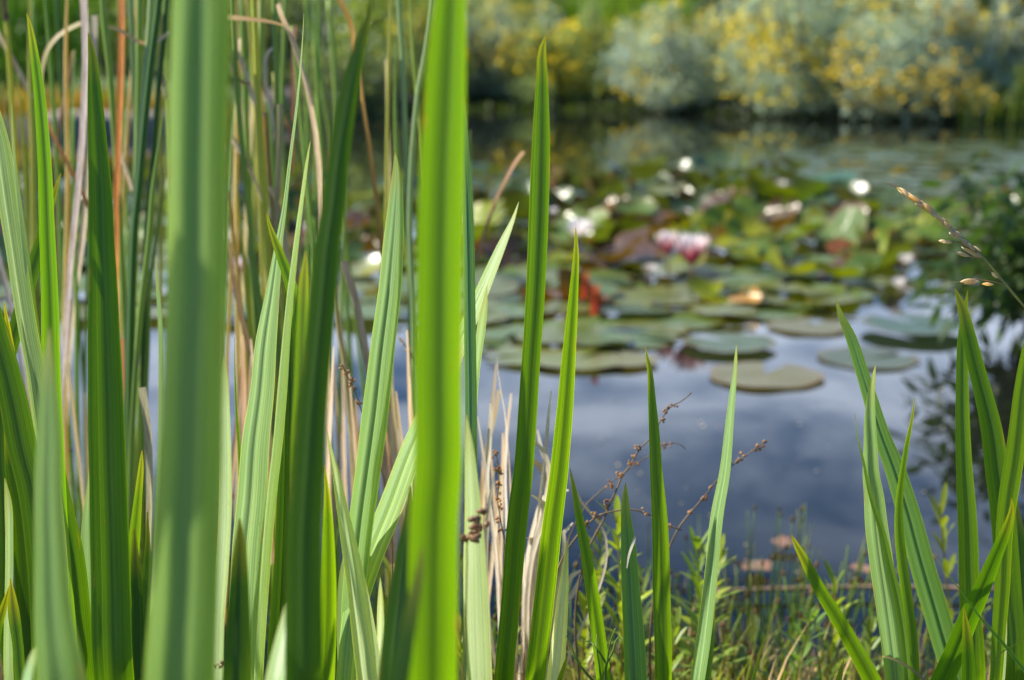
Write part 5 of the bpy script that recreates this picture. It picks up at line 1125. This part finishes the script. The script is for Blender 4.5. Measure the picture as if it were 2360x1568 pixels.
# tall green rushes standing up behind the bushes and grass on the banks
grassmass('reed_bed', (.7, 2.0), (16.6, 17.6), 1800, 1.45, 61, (.14, .26, .03), .03, label='fresh green reed bed showing in the gap of the silver bushes')
grassmass('bank_grass', (4.0, 7.5), (12.7, 16), 3600, .5, 62, (.22, .30, .04), .02, label='sunlit yellow-green grass on the slope at the right of the far bank')
grassmass('bank_herbs', (-6.0, -2.4), (11.9, 13.2), 2200, .24, 63, (.17, .19, .03), .03, label='yellowish and rusty low plants above the stone edge')
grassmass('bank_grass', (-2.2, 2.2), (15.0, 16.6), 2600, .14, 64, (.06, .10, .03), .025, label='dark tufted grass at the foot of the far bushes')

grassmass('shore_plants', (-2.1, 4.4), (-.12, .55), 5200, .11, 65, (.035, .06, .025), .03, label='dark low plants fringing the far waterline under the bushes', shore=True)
# stone edge and rock on the far left shore
def rock(name, x, y, z, sx, sy, sz, col, label, seed, boxy=False, cat='rock'):
    import bmesh
    bm = bmesh.new(); rs = random.Random(seed)
    if boxy:
        bmesh.ops.create_cube(bm, size=2); bmesh.ops.bevel(bm, geom=bm.edges[:], offset=.12, segments=3, affect='EDGES'); bmesh.ops.subdivide_edges(bm, edges=bm.edges[:], cuts=3, use_grid_fill=True)
    else: bmesh.ops.create_icosphere(bm, subdivisions=4, radius=1)
    ph = [rs.uniform(0, 6) for _ in range(6)]
    for v in bm.verts:
        c = v.co; k = 1 + (.03 if boxy else .16) * (math.sin(c.x * 3 + ph[0]) * math.cos(c.y * 3.3 + ph[1]) + .5 * math.sin(c.z * 6 + ph[2] + c.x * 4)) 
        v.co = Vector((c.x * sx * k, c.y * sy * k, c.z * sz * k))
    me = bpy.data.meshes.new(name); bm.to_mesh(me); bm.free(); me.polygons.foreach_set('use_smooth', [True] * len(me.polygons)); me.materials.append(M_STONE)
    o = bpy.data.objects.new(name, me); COL.objects.link(o); o.location = (x, y, z); o.color = tuple(col) + (1,)
    return tag(o, label, cat)
yy = 13.7
rock('stone_edge', bx(262, 11.45), 11.6, .06, .60, .25, .10, (.30, .26, .21), 'long blue-grey stone edging on the far left shore', 1, True, 'stone')
rock('rock', bx(745, 14.6), 14.75, .17, .33, .25, .17, (.40, .36, .38), 'pale pinkish rock on the far shore left of the dark leaning blade', 3)
rock('rock', bx(650, 14.2), 14.35, .08, .34, .2, .15, (.16, .13, .13), 'dark rock on the far shore behind the reed thicket', 4)
rock('rock', bx(1800, 13.2), 14.3, .15, .17, .2, .30, (.05, .035, .035), 'dark brown rock in the shade between the far bushes', 5)
rock('rock', bx(880, 15.2), 15.2, .06, .4, .2, .13, (.07, .06, .05), 'low dark rock on the far shore beside the pale one', 6)

# leafy shrub hanging over the water on the right
def leafy_bank_shrub():
    rs = np.random.RandomState(77); rg = random.Random(77); y0 = 3.55; x0 = bx(2480, y0)
    e = empty('overhanging_shrub', (x0, y0, 0), 'dark leafy shrub leaning out over the water at the right edge', 'shrub')
    st = MB(); pts = []
    tips = [(2200,430),(2262,405),(2300,470),(2168,520),(2230,500),(2330,440),(2180,600),(2250,580),(2320,560),(2175,660),(2240,640),(2300,620),(2210,700),(2290,690),(2350,520),(2400,430),(2420,560),(2380,640),(2260,720),(2340,710),(2140,640),(2450,480),(2480,560)]
    for (u, v) in tips:
        t = P(u, v, y0 * .98 + rg.uniform(-.25, .3)) - np.array([x0, y0, 0]); b = np.array([rg.uniform(-.08, .08), rg.uniform(-.08, .08), -.02]); mid = b * .45 + t * .55 + np.array([0, 0, .10])
        C = crom([b, mid, t], 22); Vt, Ft = tube(C, np.linspace(.006, .0015, 22), 5); st.add(Vt, Ft)
        for j in range(5, 22):
            for _ in range(3): pts.append((C[j] + rs.normal(size=3) * .034, C[j] - C[j - 1]))
    lf = MB()
    for c, dr in pts:
        dr = dr / (np.linalg.norm(dr) + 1e-9) + rs.normal(size=3) * .7; dr[2] -= .15; dr /= np.linalg.norm(dr); s = np.cross(dr, rs.normal(size=3) * .4 + np.array([0, 0, 1])); s /= np.linalg.norm(s); L_ = rs.uniform(.045, .08); w_ = L_ * .32; nn = np.cross(s, dr); V = []
        for q, wf in ((0, .1), (.25, .8), (.5, 1), (.78, .6), (1, .02)):
            p = c + dr * L_ * q - np.array([0, 0, L_ * .2 * q * q]); V += [p - s * w_ * .5 * wf, p - nn * w_ * .1, p + s * w_ * .5 * wf]
        lf.add(V, [(3*k+j, 3*k+j+1, 3*k+j+4, 3*k+j+3) for k in range(4) for j in range(2)])
    o = st.build('stem', M_WOOD, e); o.color = (.10, .08, .04, 1)
    o = lf.build('foliage', M_WEED, e); o.color = (.04, .09, .02, 1)
leafy_bank_shrub()
